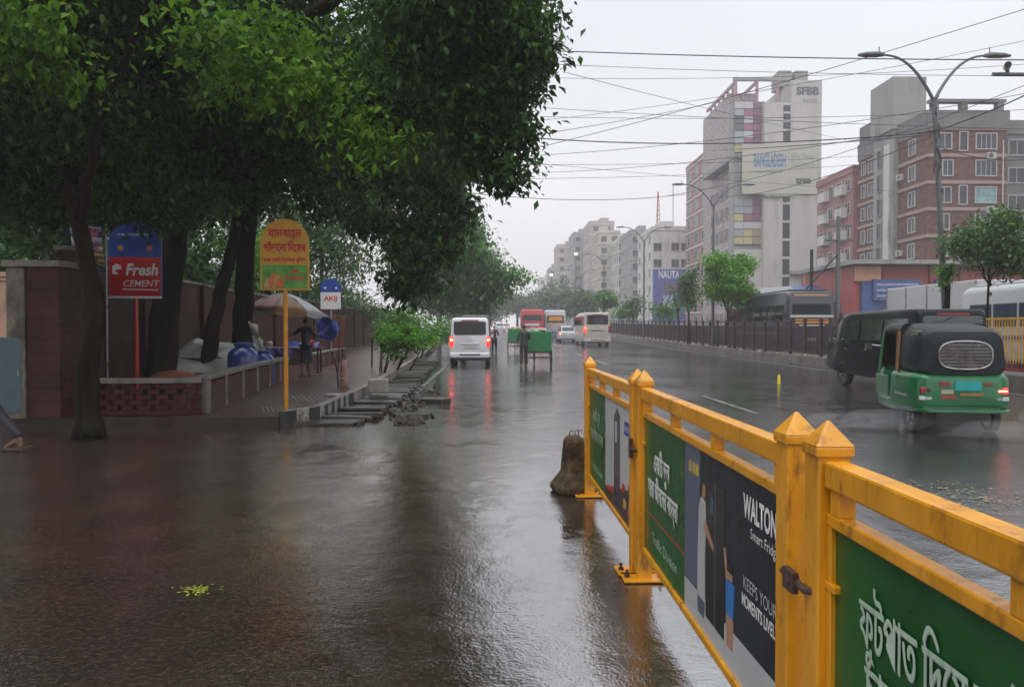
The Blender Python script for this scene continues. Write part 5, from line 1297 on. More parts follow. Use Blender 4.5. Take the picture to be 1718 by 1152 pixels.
for k, (px, py, d, rx, rz, lab) in enumerate(((868, 505, 170, 4.5, 2.6, 'faint misty tree at the road end just left of the red bus'), (905, 508, 165, 5.5, 3.2, 'faint misty tree behind the red and white buses'), (935, 500, 150, 4.5, 3.4, 'faint misty tree above the white and orange bus'), (965, 505, 128, 4.2, 3.0, 'misty tree just left of the minibus top'), (815, 520, 200, 6, 3, 'palest tree in the mist at the end of the left side'))):
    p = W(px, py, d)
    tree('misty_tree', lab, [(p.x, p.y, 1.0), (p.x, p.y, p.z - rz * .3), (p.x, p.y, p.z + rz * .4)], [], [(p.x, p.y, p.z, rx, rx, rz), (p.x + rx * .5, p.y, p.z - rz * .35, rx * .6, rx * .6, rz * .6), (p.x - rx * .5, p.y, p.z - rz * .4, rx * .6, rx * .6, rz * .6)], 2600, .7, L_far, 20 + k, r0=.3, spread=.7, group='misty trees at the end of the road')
for k, (x, y, z, r_, lab) in enumerate(((-9.5, 1.5, 7.2, 4.2, 'unseen broad tree added beside the camera to shade the side street mouth'), (-8.5, -6.5, 7.5, 4.5, 'unseen broad tree added behind the camera to shade the left side'))):  # out-of-view trees added to shade the left foreground, pillar and wall
    tree('street_tree', lab, [(x - 1.5, y, 0), (x - 1.2, y, 2.5), (x, y, z)], [], [(x, y, z, r_, r_, 1.9), (x + r_ * .5, y + 1.5, z + .6, r_ * .6, r_ * .6, 1.5), (x - r_ * .5, y - 1, z + .8, r_ * .6, r_ * .6, 1.5)], 9000, .34, L_near, 90 + k, r0=.3, spread=.5)
# F: green depth behind the wall
BACK = [(-13, 27, 6.2, 3.2, 2.4, 2.2, 'pale green tree behind the wall seen between the thick trunk and yellow sign'), (-17, 24, 6.5, 3.5, 2.5, 2.8, 'pale green tree behind the peach gate wall'), (-10.8, 38, 7.0, 3.4, 3, 3.0, 'pale green tree behind the wall above the blue and white sign'), (-21, 30, 7, 4, 3, 4, 'broad green tree far behind the left end of the wall'), (-11.5, 48, 7.5, 4, 3, 4.2, 'broad green tree behind the wall beyond the hedge'), (-14.5, 33, 9.0, 4, 3, 3.2, 'tall green tree behind the wall between the dark trunks'), (-24, 52, 5.5, 6, 4, 4.6, 'wide green tree standing deepest in the garden behind the wall'), (-17, 60, 6.5, 5, 4, 5.2, 'deep green tree behind the wall to the left of the yellow sign top'), (-12.2, 25.5, 3.6, 2.6, 1.6, 1.0, 'low leafy tree just topping the wall behind the leaning trunk'), (-15.2, 20, 3.4, 2.6, 1.6, 1.1, 'low leafy tree just topping the wall behind the cement sign'), (-9.4, 30, 4.6, 1.2, 1.2, 1.3, 'small bright green tree leaning over the wall beside the blue and white sign')]
for k, (x, y, z, rx, ry, rz, lab) in enumerate(BACK):
    tree('garden_tree', lab, [(x, y, 0), (x + .2, y, z * .5), (x, y, z + rz * .3)], [[(x, y, z * .55), (x + rx * .4, y, z), (x + rx * .7, y, z + rz * .3)]],
         [(x, y, z, rx, ry, rz), (x + rx * .6, y, z - rz * .4, rx * .6, ry * .6, rz * .6), (x - rx * .6, y, z - rz * .35, rx * .6, ry * .6, rz * .6)], 5200 if k < 10 else 1800, .28 if k < 10 else .2, L_garden if k != 10 else L_street, 40 + k, r0=.2, spread=.4, shell=.5)

def bush(label, pts, blobs, n, leaf, lm, seed, name='bush', cat='bush', spread=.2):
    rng = np.random.default_rng(seed); b = Vector(pts)
    t = thing(name, label, cat, tuple(b)); r = random.Random(seed); mb = MB()
    for k in range(9):
        q = blobs[k % len(blobs)]; c = Vector(q[:3]) - b; g = Vector((c.x * .6 + r.uniform(-.1, .1), c.y * .6, 0))
        mb = MB(); mb.tube([g, g.lerp(c, .5) + Vector((r.uniform(-.1, .1), 0, .05)), c], [.025, .016, .006], 6); mb.build('stem', M_bark, t)
    B = [(q[0] - b.x, q[1] - b.y, q[2] - b.z) + tuple(q[3:]) for q in blobs]
    leaves_mesh('foliage', blob_points(B, n, rng, 11, spread, .6), leaf, lm, t, rng, .35); return t
bush('dense dark green hedge of tall shrubs growing right behind the old brick wall', (-11.5, 30, 0),
     [(-11.0 - .02 * k + (k % 3) * .5, 15.5 + 2.1 * k, 3.0 + .5 * math.sin(k * 1.9), 1.3, 1.5, 1.3 + .35 * math.sin(k * 2.7)) for k in range(24)], 15000, .24, L_garden, 62, name='garden_hedge', cat='hedge', spread=.32)
bush('leafy bright green bush spreading over the pavement beside the kerb', (-3.75, 23.2, top), [wb(655, 572, 23.2, .50, .5, .38), wb(690, 572, 23.4, .40, .5, .30), wb(645, 555, 23.5, .30, .4, .2), wb(680, 555, 23.8, .45, .4, .22), wb(715, 568, 24.5, .35, .4, .22), wb(660, 592, 23, .35, .4, .2, .7)], 2000, .15, L_bush, 60, spread=.14)
bush('darker hedge of shrubs running on from the bright bush toward the van', (-4.4, 33, .2), [wb(690, 545, 31, .7, 1, .4), wb(725, 555, 33, .5, 1.2, .35), wb(742, 560, 38, .6, 1.4, .3), wb(665, 535, 31, .8, 1, .5), wb(750, 552, 43, .7, 1.5, .5)], 3600, .2, L_mid, 61, name='hedge', cat='hedge', spread=.28)

# ---- trees and shrubs of the right side
def street_tree(label, px, py_top, py_bot, d, halfw, n, leaf, lm, seed, r0=.09, x=None, sp=.22, lean=0, clump=12):
    a = W(px, py_top, d); c = W(px, py_bot, d); w = halfw / 1240 * d; hh = (a.z - c.z) / 2; z = (a.z + c.z) / 2; X, Y = a.x, a.y
    rr_ = random.Random(seed); bl = [(X, Y, z, w * .72, w * .72, hh * .8)]
    for k in range(7):
        an = k * 2.4; bl.append((X + w * .52 * math.cos(an), Y + w * .52 * math.sin(an), z + hh * rr_.uniform(-.55, .55), w * .42, w * .42, hh * .36))
    return tree('street_tree', label, [(X - lean, Y, gz(Y) + .3), (X - lean * .5, Y, max(1.2, c.z * .7)), (X, Y, z + hh * .5)], [[(X, Y, c.z), (X + w * .4, Y, z), (X + w * .5, Y, z + hh * .4)], [(X, Y, c.z), (X - w * .4, Y, z), (X - w * .5, Y, z + hh * .5)]], bl, n, leaf, lm, seed, r0=r0, spread=sp, clump=clump, shell=.6)
street_tree('round bright green young tree behind the median fence near the tall white tower', 1222, 412, 528, 44, 47, 11000, .21, L_street, 70, sp=.2)
street_tree('narrow dark thin tree just left of the bright green one', 1156, 440, 530, 50, 15, 1400, .24, L_olive, 71, sp=.25)
street_tree('loose olive street tree at the right edge before the red brick flats', 1662, 345, 478, 20.6, 72, 6500, .14, L_olive, 72, r0=.05, lean=.1, sp=.22)
street_tree('dome shaped small tree above the beige minibus', 1015, 478, 524, 92, 20, 2600, .42, L_mid, 73, sp=.35)
street_tree('low wispy tree in front of the blue sign building', 1062, 492, 532, 78, 18, 700, .36, L_olive, 74, sp=.4)
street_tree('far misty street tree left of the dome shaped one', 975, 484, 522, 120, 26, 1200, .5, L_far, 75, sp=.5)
street_tree('sparse reddish green sapling by the second lamp post', 1138, 470, 528, 58, 16, 300, .26, L_olive, 76, sp=.35)
for k, (px, py, d, rx, rz, lab) in enumerate(((1113, 522, 66, 1.4, .75, 'rounded shrub low behind the fence in front of the blue sign'), (1045, 525, 84, 1.6, .6, 'small shrub behind the fence beside the minibus'))):
    p = W(px, py, d); bush(lab, (p.x, p.y, gz(p.y)), [(p.x, p.y, p.z, rx, rx, rz), (p.x + rx * .5, p.y, p.z - .2, rx * .6, rx * .6, rz * .7)], 900, .3, L_mid, 80 + k, name='shrub', cat='shrub', spread=.3)
# creeper round the near lamp post foot
bush('green creeper clump climbing the foot of the near lamp post', tuple(W(1590, 520, 22)), [wb(1592, 455, 21.8, .22, .2, .24), wb(1585, 475, 21.8, .12, .15, .2)], 420, .12, L_street, 85, name='creeper', cat='creeper', spread=.1)

# ------------------------------------------------------------------ median fence
M_fence = mat('dark_maroon_fence', (.018, .009, .012), .45, var=.3, scale=4, dirt=(.06, .03, .02), dirt_amt=.3)
FX = 13.55
def fence_panel(y, pitch, proto=None):
    pass
M_fyel = mat('fence_yellow', (.55, .30, .02), .4, var=.2); M_fred = mat('fence_red', (.20, .015, .02), .4, var=.2)
t = thing('median_fence', 'long dark maroon board fence with posts along the central median', 'fence', (FX, 21, .33))
y = 21.0
prev = None
mbp = MB(); mbr = MB()
npost = 0
while y < 110:
    step = 1.62; z = gz(y) - 0
    if npost < 55:
        mb = MB(); mb.box((0, y - 21, z + .78), (.11, .16, 1.56)); mb.box((0, y - 21, z + 1.58), (.14, .19, .05)); mb.build('post', M_fence, t, bevel=.01)
    z2 = gz(y + step / 2)
    mb = MB()
    for k in range(11): mb.box((.02, y - 21 + step * (k + .5) / 11, z2 + .70), (.022, .062, 1.12))
    mb.build('board_panel', M_fence, t)
    for nm, zz in (('top_rail', 1.52), ('middle_rail', 1.27), ('bottom_rail', .16)): mb = MB(); mb.box((0, y - 21 + step / 2, z2 + zz), (.05, step - .1, .055)); mb.build(nm, M_fence, t)
    y += step; npost += 1
t = thing('striped_railing', 'railing of thin yellow and red upright bars at the right edge of the median', 'railing', (FX, 13.0, .33))
for k in range(72):
    yb = k * .11; red = smooth((5.2 - yb) / 3.0)
    mb = MB(); zz = .25 + 1.1 * red * .7
    mb.box((0, yb, zz / 2 + .04), (.022, .022, zz - .04), m=1); mb.box((0, yb, (zz + 1.42) / 2), (.022, .022, 1.42 - zz), m=0); mb.build('bar', [M_fyel, M_fred], t)
mb = MB(); mb.box((0, 3.95, 1.45), (.05, 8, .06)); mb.build('top_rail', M_fyel, t)
mb = MB(); mb.box((0, 3.95, .10), (.05, 8, .06)); mb.build('bottom_rail', M_fred, t)
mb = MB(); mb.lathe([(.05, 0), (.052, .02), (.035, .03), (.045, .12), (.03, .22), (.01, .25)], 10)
tag(mb.build('lamp_reflection', mat('reflection_yellow', (.85, .72, .02), .35, emit=.0), loc=(7.75, 20.2, .005), smooth_=True), 'small bright yellow lamp reflection shaped as a solid piece on the wet road', 'lamp reflection')  # solid yellow piece in place of a lamp's reflection on the wet road
for k in range(14):
    y = 24 + k * 2.6 + rr.uniform(-.8, .8); mb = MB(); s = rr.uniform(.1, .22); mb.box((0, 0, s * .3), (s * 1.6, s * 1.2, s * .7), rz=rr.uniform(0, 3), taper=.7)
    tag(mb.build('loose_stone', M_conc, loc=(13.1 + rr.uniform(-.1, .15), y, .345 + gz(y)), bevel=.02), 'loose pale stone lying on the median edge below the fence', 'stone', 'loose stones along the median')

# ------------------------------------------------------------------ street lamps, poles, camera
M_pole = mat('lamp_pole_grey', (.11, .115, .12), .4, metal=.3, var=.25, dirt=(.05, .04, .035), dirt_amt=.3)
M_lampw = mat('lit_lamp', (.9, .9, .7), .3, emit=14, ecol=(1, .98, .72))
def lamp_post(label, loc, H, lean=(0, 0), span=1.9, rotz=0, sc=1.0):
    t = thing('street_lamp', label, 'street lamp', loc, rotz, 'twin-armed street lamps along the median')
    tx_, ty_ = lean
    at = lambda z: Vector((tx_ * z / H, ty_ * z / H, z))
    hz_ = H - 1.35
    mb = MB(); mb.tube([at(0), at(.5), at(.52), at(hz_ * .5), at(hz_)], [.14, .13, .10, .085, .065], 12); mb.build('pole', M_pole, t, smooth_=True)
    for s in (-1, 1):
        b = at(hz_ - .1); P = [b + Vector((s * span * u, 0, 1.35 * (1 - (1 - u) ** 2.3))) for u in [k / 10 for k in range(11)]]
        P[0] = b; mb = MB(); mb.tube(P, [.05 - .02 * k / 10 for k in range(11)], 8); a = mb.build('arm', M_pole, t, smooth_=True)
        e = P[-1]
        mb = MB(); mb.loft([[(e.x + s * x, yy_, e.z + zz_) for (yy_, zz_) in ((-w, -.03), (w, -.03), (w, .02), (w * .5, h), (-w * .5, h), (-w, .02))] for x, w, h in ((-.06, .05, .05), (.12, .12, .09), (.5, .13, .07), (.72, .05, .03))]); hd = mb.build('lamp_head', M_pole, a, bevel=.006)
        mb = MB(); mb.box((e.x + s * .32, 0, e.z - .038), (.42, .19, .012)); mb.build('lens', mat('lamp_lens', (.10, .10, .11), .2), a)
        mb = MB(); mb.cyl((e.x + s * .1, 0, e.z + .08), (e.x + s * .1, 0, e.z + .24), .015, 6); mb.build('sensor', M_pole, a)
    return t
p = W(1592, 540, 22)
l1 = lamp_post('nearest tall street lamp leaning slightly left with two curved arms and tangled cables', (p.x, p.y, .33), 9.35, lean=(-.62, 0), span=1.55)
mb = MB()
for k in range(7):
    r = random.Random(k); z0 = 7.2 + r.uniform(-.6, .9); q = []
    for i in range(9): q.append((-.6 * (z0 - .25 * i + 0) / 9.3 + r.uniform(-.10, .10), r.uniform(-.12, .12), z0 - .22 * i))
    mb.tube(q, .018, 5)
mb.build('cable_bundle', M_dark, l1)
for px, ytop, d, lab in ((1196, 308, 46.5, 'second street lamp standing above the bright green tree'), (1080, 380, 69, 'third street lamp in front of the blue sign building'), (1013, 425, 95, 'fourth street lamp behind the dome shaped tree'), (974, 452, 124, 'fifth street lamp fading into the rain'), (947, 470, 152, 'sixth street lamp almost lost in the mist')):
    p = W(px, 540, d); zt = W(px, ytop, d).z
    lamp_post(lab, (p.x, p.y, gz(p.y) + .33), zt - gz(p.y) - .33, span=1.9)
for px, py, d, lab in ((925, 461, 150, 'small lit yellow lamp glowing far down the road'), (966, 426, 132, 'lit white roof lamp glowing on the far buildings')):
    t = thing('far_lamp', lab, 'lamp', tuple(W(px, py, d)))
    mb = MB(); mb.lathe([(.08, -.14), (.26, -.06), (.28, .08), (.1, .18)], 12); mb.build('globe', M_lampw if d > 140 else mat('lit_white_lamp', (.9, .9, .9), .3, emit=8, ecol=(1, 1, 1)), t, smooth_=True)
    mb = MB(); mb.cyl((0, 0, -.1), (0, 0, -(W(px, py, d).z - gz(d))), .06, 6); mb.build('pole', M_pole, t)
# camera on its arm at the right edge, mast outside the frame
t = thing('traffic_camera', 'white traffic camera on a horizontal grey arm at the top right edge', 'camera', tuple(W(1690, 125, 16)))
mb = MB(); mb.tube([(-.32, 0, 0), (1.9, 0, 0)], .045, 8); mb.cyl((1.9, 0, .2), (1.9, 0, -6.7), .07, 10); mb.build('arm', M_pole, t, smooth_=True)
mb = MB(); mb.cyl((0, 0, .04), (0, 0, .12), .04, 8); mb.build('bracket', M_pole, t)
mb = MB(); mb.tube([(-.10, -.16, .15), (.10, .16, .21)], .075, 12); mb.build('housing', M_signw, t, smooth_=True)
mb = MB(); mb.tube([(-.115, -.185, .147), (-.10, -.16, .15)], .062, 12); mb.build('lens', M_dark, t)
# utility pole beyond the median
p = W(1405, 540, 40); t = thing('utility_pole', 'grey utility pole with cross arms in front of the blue awning', 'pole', (p.x, p.y, .2))
zt = W(1405, 370, 40).z
mb = MB(); mb.tube([(0, 0, 0), (0, 0, zt)], [.15, .10], 10); mb.build('post', M_pole, t, smooth_=True)
for z in (zt - .5, zt - 1.3): mb = MB(); mb.box((0, 0, z), (1.5, .08, .1)); mb.build('cross_arm', M_pole, t)
mb = MB(); mb.tube([(0, 0, zt - 2.0), (-2.4, .1, 2.7)], .05, 6); mb.build('brace', M_dark, t)
p = W(1361, 540, 40); mb = MB(); mb.tube([(0, 0, 0), (0, 0, W(1361, 425, 40).z)], .09, 8); tag(mb.build('short_pole', M_dark, loc=(p.x, p.y, .2)), 'short dark post left of the utility pole', 'pole')

# ------------------------------------------------------------------ overhead cables
M_cable = mat('black_cable', (.018, .018, .02), .5)
def cable(a, b, sag, r, n=14):
    A, B = W(*a), W(*b); P = []
    for i in range(n + 1):
        u = i / n; q = A.lerp(B, u); q.z -= sag * 4 * u * (1 - u); P.append(q)
    O = P[0].copy(); mb = MB(); mb.tube([q - O for q in P], r, 5)
    tag(mb.build('overhead_cable', M_cable, loc=tuple(O)), 'thin dark cable strung across the pale sky above the road', 'cable', 'overhead cables across the road')
CAB = [((940, 86, 22), (1760, 101, 19), .06, .016), ((930, 108, 30), (1760, 128, 26), .1, .010), ((950, 122, 28), (1420, 235, 46), .1, .011), ((930, 131, 34), (1760, 105, 30), .25, .010),
       ((900, 248, 26), (1800, -10, 17), .15, .010), ((890, 228, 26), (1330, 140, 52), .2, .012), ((910, 181, 30), (1760, 218, 26), .1, .010), ((910, 196, 32), (1760, 182, 28), .2, .010),
       ((900, 232, 24), (1562, 222, 22), .25, .018), ((1180, 252, 60), (1562, 226, 22), .1, .022), ((880, 262, 36), (1760, 150, 26), .35, .012), ((880, 276, 36), (1500, 258, 44), .2, .011),
       ((880, 290, 38), (1562, 215, 22), .3, .010), ((880, 300, 40), (1450, 275, 50), .2, .012), ((770, 322, 34), (1150, 326, 44), .35, .016), ((1120, 328, 44), (1800, 110, 24), .6, .013),
       ((880, 205, 36), (1760, 60, 26), .3, .010), ((1562, 222, 22), (1800, 120, 16), .1, .018), ((860, 270, 50), (1700, 330, 60), .3, .012), ((1562, 240, 22), (1770, 260, 20), .3, .012), ((1196, 330, 46.5), (1562, 230, 22), .5, .014)]
for c in CAB: cable(*c)

# ------------------------------------------------------------------ buildings on the right
M_conc2 = mat('tower_concrete', (.43, .42, .40), .7, var=.10, scale=.25, dirt=(.30, .29, .27), dirt_amt=.35, dscale=.35, stretch=(1, 1, .35))
M_bwht = mat('building_white', (.50, .49, .47), .7, var=.10, scale=.3, dirt=(.33, .31, .29), dirt_amt=.35, dscale=.4, stretch=(1, 1, .35))
M_bgrey = mat('building_grey', (.27, .27, .26), .7, var=.12, scale=.4, dirt=(.15, .15, .145), dirt_amt=.4, dscale=.4, stretch=(1, 1, .35))
M_bcream = mat('building_cream', (.44, .41, .34), .7, var=.10, scale=.3, dirt=(.3, .27, .22), dirt_amt=.3, dscale=.4)
M_bbeige = mat('building_beige', (.36, .32, .29), .7, var=.1, scale=.3, dirt=(.24, .2, .18), dirt_amt=.3, dscale=.4)
M_bpink = mat('building_pink', (.27, .125, .12), .65, var=.12, scale=.4, dirt=(.24, .09, .09), dirt_amt=.35, dscale=.5)
M_bbrick = brick_mat('flat_brick', (.17, .082, .064), (.13, .066, .054), (.15, .09, .075), 1, .65, .5, .14, .012)
M_tile = brick_mat('pink_tile', (.44, .39, .38), (.36, .32, .32), (.25, .22, .23), 1, .5, 1.1, .8, .05)
M_win = mat('window_glass', (.035, .045, .055), .12, var=.5, scale=.6)
M_winb = mat('window_dark', (.03, .032, .035), .3, var=.4, scale=.8)
M_frame = mat('window_frame_white', (.40, .39, .38), .5)
WM = {}
def win_mesh(w, h, face, fm, gm, bars):
    k = (round(w, 2), round(h, 2), face, fm.name, gm.name, bars)
    if k in WM: return WM[k]
    mb = MB(); f = .09
    def B(u0, u1, z0, z1, d0, d1, m):
        if face == 'y': mb.bx((u0, d0, z0), (u1, d1, z1), m)
        else: mb.bx((d0, u0, z0), (d1, u1, z1), m)
    B(-w/2, w/2, -h/2, h/2, -.02, .10, 1)
    for (a, b, c, d) in ((-w/2 - f, w/2 + f, h/2, h/2 + f), (-w/2 - f, w/2 + f, -h/2 - f, -h/2), (-w/2 - f, -w/2, -h/2, h/2), (w/2, w/2 + f, -h/2, h/2)): B(a, b, c, d, -.10, .05, 0)
    for i in range(bars): u = -w/2 + w * (i + 1) / (bars + 1); B(u - .03, u + .03, -h/2, h/2, -.05, .01, 0)
    me = bpy.data.meshes.new('window'); me.from_pydata(mb.v, [], mb.f); me.materials.append(fm); me.materials.append(gm); me.polygons.foreach_set('material_index', mb.m); WM[k] = me; return me
def window(t, x, y, z, w, h, face='y', fm=None, gm=None, bars=1):
    o = bpy.data.objects.new('window', win_mesh(w, h, face, fm or M_frame, gm or M_win, bars)); SC.collection.objects.link(o); o.parent = t; o.location = (x, y, z); return o
def block(name, label, x0, x1, y0, y1, h, m, floors=None, fh=3.0, z0=None, wy=None, wx=None, win=(1.3, 1.4), bands=None, parapet=.9, tank=True, gm=None, fm=None, seed=0, bars=1, cat='building'):
    """box building with its facade windows; wy / wx: number of window columns on the camera-side and road-side faces"""
    r = random.Random(seed); t = thing(name, label, cat, (x0, y0, 0)); X, Y = x1 - x0, y1 - y0
    mb = MB(); mb.bx((0, 0, -.5), (X, Y, h)); mb.build('wall', m, t)
    mb = MB()
    for (a, b) in (((-.12, -.12, h), (X + .12, .12, h + parapet)), ((-.12, Y - .12, h), (X + .12, Y + .12, h + parapet)), ((-.12, .12, h), (.12, Y - .12, h + parapet)), ((X - .12, .12, h), (X + .12, Y - .12, h + parapet))): mb.bx(a, b)
    mb.build('parapet', m, t)
    n = floors or int(h // fh); z0 = z0 if z0 is not None else h - n * fh
    for k in range(n):
        zc = z0 + (k + .52) * fh
        if wy:
            for i in range(wy):
                if r.random() < .05: continue
                window(t, X * (i + .5) / wy, 0, zc, win[0], win[1], 'y', fm, gm, bars)
        if wx:
            for i in range(wx):
                window(t, 0, Y * (i + .5) / wx, zc, win[0], win[1], 'x', fm, gm, bars)
    if bands:
        for k in range(n + 1):
            z = z0 + k * fh; mb = MB(); mb.bx((-.13, -.13, z - .16), (X + .05, -.002, z + .16)); mb.bx((-.13, 0, z - .16), (-.002, Y, z + .16)); mb.build('floor_band', bands, t)
    if tank:
        q = r.uniform(.2, .6); mb = MB(); mb.bx((X * q, Y * .3, h), (X * q + min(4, X * .35), Y * .6, h + 2.6)); mb.build('stair_house', m, t)
        mb = MB(); mb.lathe([(.7, 0), (.75, .1), (.75, 1.2), (.5, 1.45), (.2, 1.5)], 12, c=(X * .8, Y * .3, h)); mb.build('water_tank', M_winb, t, smooth_=True)
    return t
def ac(t, x, y, z, face='y'):
    mb = MB()
    if face == 'y': mb.box((x, y - .18, z), (.8, .32, .6)); mb.lathe([(.22, -.01), (.22, .01)], 12, axis='y', c=(x - .1, y - .35, z), m=1)
    else: mb.box((x - .18, y, z), (.32, .8, .6)); mb.lathe([(.22, -.01), (.22, .01)], 12, axis='x', c=(x - .35, y - .1, z), m=1)
    mb.build('air_conditioner', [M_frame, M_winb], t)
# 1 the tall pale tower with a big blank end wall
t = thing('office_tower', 'tall pale concrete tower with blank end wall billboard and coloured glass corner', 'building', (38.3, 106, 0))
def sub(name, a, b, m): mb = MB(); mb.bx(a, b); return mb.build(name, m, t)
sub('wall', (0, 0, -.5), (8.3, 18, 34), M_conc2)
sub('upper_wall', (3.9, -.02, 34), (8.3, 14, 37.2), M_conc2)
sub('facade_block', (-4.1, 3, 27), (-.1, 17, 36.2), M_tile)
sub('lower_facade', (-2.6, 4, -.5), (-.1, 22, 26.7), M_tile)
sub('slab_soffit', (-4.2, 1.0, 26.3), (0, 17.1, 26.98), M_bgrey)
sub('window_strip', (2.75, -.06, 28.5), (3.75, .3, 33.6), M_winb)
sub('window_strip', (2.75, -.06, .0), (3.75, .3, 20.6), M_winb)
for k in range(8):
    sub('strip_sill', (2.70, -.10, 1.2 + 2.6 * k), (3.8, .2, 1.55 + 2.6 * k), M_conc2)
for z in (29.9, 31.2, 32.4): sub('strip_sill', (2.70, -.10, z), (3.8, .2, z + .3), M_conc2)
# coloured glazed corner
GC = {'p': (.33, .07, .15), 'y': (.50, .43, .12), 'g': (.30, .36, .36), 'd': (.10, .10, .10), 'l': (.46, .45, .47), 'm': (.20, .05, .12), 'b': (.30, .32, .36), 'o': (.36, .26, .12)}
for (grid, zt, hh) in ((('llm', 'gpm', 'dlm', 'dpm', 'glm', 'gpm', 'ylm'), 34.4, 1.05), (('bbm', 'bbm', 'yp m'.replace(' ', ''), 'lll', 'byo', 'yyo'), 20.4, 1.1)):
    for j, row in enumerate(grid):
        for i, c in enumerate(row):
            mb = MB(); mb.bx((-3.95 + i * 1.32, .9, zt - (j + 1) * hh + .05), (-3.95 + i * 1.32 + 1.28, 1.2, zt - j * hh - .05)); mb.build('glass_panel', mat('corner_glass_' + c, tuple(.62 * q + .38 * (sum(GC[c]) / 3 * .7 + .09) for q in GC[c]), .25, var=.1), t)
sub('corner_column', (-.12, .7, 26.9), (.0, 2.5, 34), M_bgrey)
sub('corner_wall', (-4.1, 1.25, 0), (-.05, 3.2, 34.5), M_bgrey)
sub('lower_wall', (-4.0, .5, 0), (-.02, 1.2, 13.0), M_conc2)
bb = sub('billboard', (-3.2, -.22, 20.9), (7.7, -.06, 28.0), mat('billboard_cream', (.40, .40, .33), .5, var=.06, scale=.3))
text("BANGLADESH", bb, (.75, -.22, 25.6), UX, VZ, 2.6, mat('billboard_blue', (.10, .19, .36), .5), width=4.6, bold=.03, depth=.02)
text("Way Today", bb, (5.5, -.22, 26.2), UX, VZ, 1.2, mat('billboard_grey', (.24, .24, .21), .5), width=3.4, depth=.02)
text("The Future", bb, (5.5, -.22, 25.1), UX, VZ, 1.2, MATS['billboard_grey'], width=3.4, depth=.02)
text("SFBB", bb, (5.6, -.22, 22.7), UX, VZ, 1.0, M_dark, width=2.2, bold=.04, depth=.02)
mb = MB(); mb.bx((-1.3, -.24, 23.9), (2.6, -.221, 24.15)); mb.build('billboard_line', MATS['billboard_grey'], bb)
text("SFBB", t, (6.2, -.02, 35.6), UX, VZ, 1.5, mat('wall_letter_grey', (.10, .10, .105), .5), width=3.3, bold=.05, depth=.03, name='wall_letters')
text("BANK", t, (6.6, -.02, 34.3), UX, VZ, .7, MATS['billboard_grey'], width=2.0, depth=.03, name='wall_letters')
mb = MB(); mb.bx((.0, -.3, 20.5), (3.9, -.02, 20.85)); mb.build('ledge', M_bgrey, t)
# roof pergola and plant room
M_perg = mat('pergola_pink', (.34, .20, .22), .6, var=.2)
for x in (-3.9, -.8, 2.2):
    mb = MB(); mb.bx((x, 1.2, 34.4), (x + .35, 1.55, 38.0)); mb.build('pergola_post', M_perg, t)
mb = MB(); mb.bx((-4.1, 1.15, 37.5), (4.2, 1.6, 37.95)); mb.build('pergola_beam', M_bgrey, t)
mb = MB()
for x in (-3.9, -.8): mb.bx((x + .02, 1.6, 37.2), (x + .33, 16, 37.6))
mb.build('pergola_beam', M_perg, t)
for k in range(6): mb = MB(); mb.bx((-3.6, 3.5 + 2.2 * k, 36.2), (-3.3, 3.8 + 2.2 * k, 37.3)); mb.build('pergola_post', M_perg, t)
for x in (3.2, 5.6): mb = MB(); mb.bx((x, 3, 37.2), (x + 1.9, 6, 39.6)); mb.build('plant_room', M_bgrey, t)
for k in range(5): mb = MB(); mb.lathe([(.5, 0), (.52, 1.2), (.2, 1.5)], 10, c=(1.4 + k * .95, 4.5, 37.2 if k > 2 else 34)); mb.build('water_tank', M_bgrey, t, smooth_=True)
for k in range(6):
    for j in range(7):
        if k == 5 and j > 3: continue
        window(t, -2.6, 6 + 2.6 * k, 3 + 3.3 * j, 1.5, 1.7, 'x', M_tile, M_winb, 1)
# red column at the tower foot
mb = MB(); mb.bx((5.6, -.4, 0), (6.2, -.05, 9.5)); mb.build('orange_pilaster', mat('orange_pilaster', (.36, .13, .06), .6), t)
mb = MB(); mb.bx((3.8, -.6, 9.4), (8.6, -.02, 9.9)); mb.build('canopy_slab', M_bgrey, t)

# 2 slim reddish block behind the tower
t2 = block('apartment_block', 'slim reddish block rising just behind the tall pale tower', 37.3, 42, 131, 146, 32.5, M_bpink, fh=3.1, wy=None, wx=3, win=(2.6, 1.7), bands=M_bwht, seed=2, fm=M_bwht)
mb = MB(); mb.bx((0, -.25, 0), (2.6, -.0, 31.5)); mb.build('red_front', M_bpink, t2)
for k in range(10): mb = MB(); mb.bx((-.1, -.6, 2.0 + 3.1 * k), (2.4, -.26, 2.9 + 3.1 * k)); mb.build('balcony', M_bwht if k % 2 else M_bbeige, t2)
# 3 white building with the blue sign
t3 = block('white_office', 'white office block with a big blue NAUTA sign on its lower front', 31.5, 40.0, 150, 166, 21.5, M_bwht, fh=3.4, wx=3, win=(1.6, 1.5), seed=3)
for k, z in enumerate((18.2, 14.9)):
    for x in (4.6, 6.6, ): window(t3, x, 0, z, 1.5, 1.6, 'y', M_frame, M_winb, 1)
for z in (18.2, 14.9): window(t3, 1.0, 0, z, 1.6, 1.5, 'y', M_frame, M_winb, 1)
mb = MB(); mb.bx((.0, -.6, 3.0), (6.6, -.05, 13.6)); sg = mb.build('blue_sign', mat('nauta_blue', (.045, .065, .30), .45, var=.1, scale=.5), t3)
text("NAUTA", sg, (3.2, -.6, 12.5), UX, VZ, 2.1, M_signw, width=4.3, bold=.03, depth=.04)
text("K6", sg, (3.1, -.6, 7.0), UX, VZ, 3.2, M_pgrey, width=2.2, bold=.04, depth=.04)
mb = MB(); mb.bx((2.2, -.62, 8.9), (4.9, -.601, 10.9)); mb.build('sign_picture', mat('sign_mauve', (.14, .10, .16), .5, var=.3, scale=.8), sg)
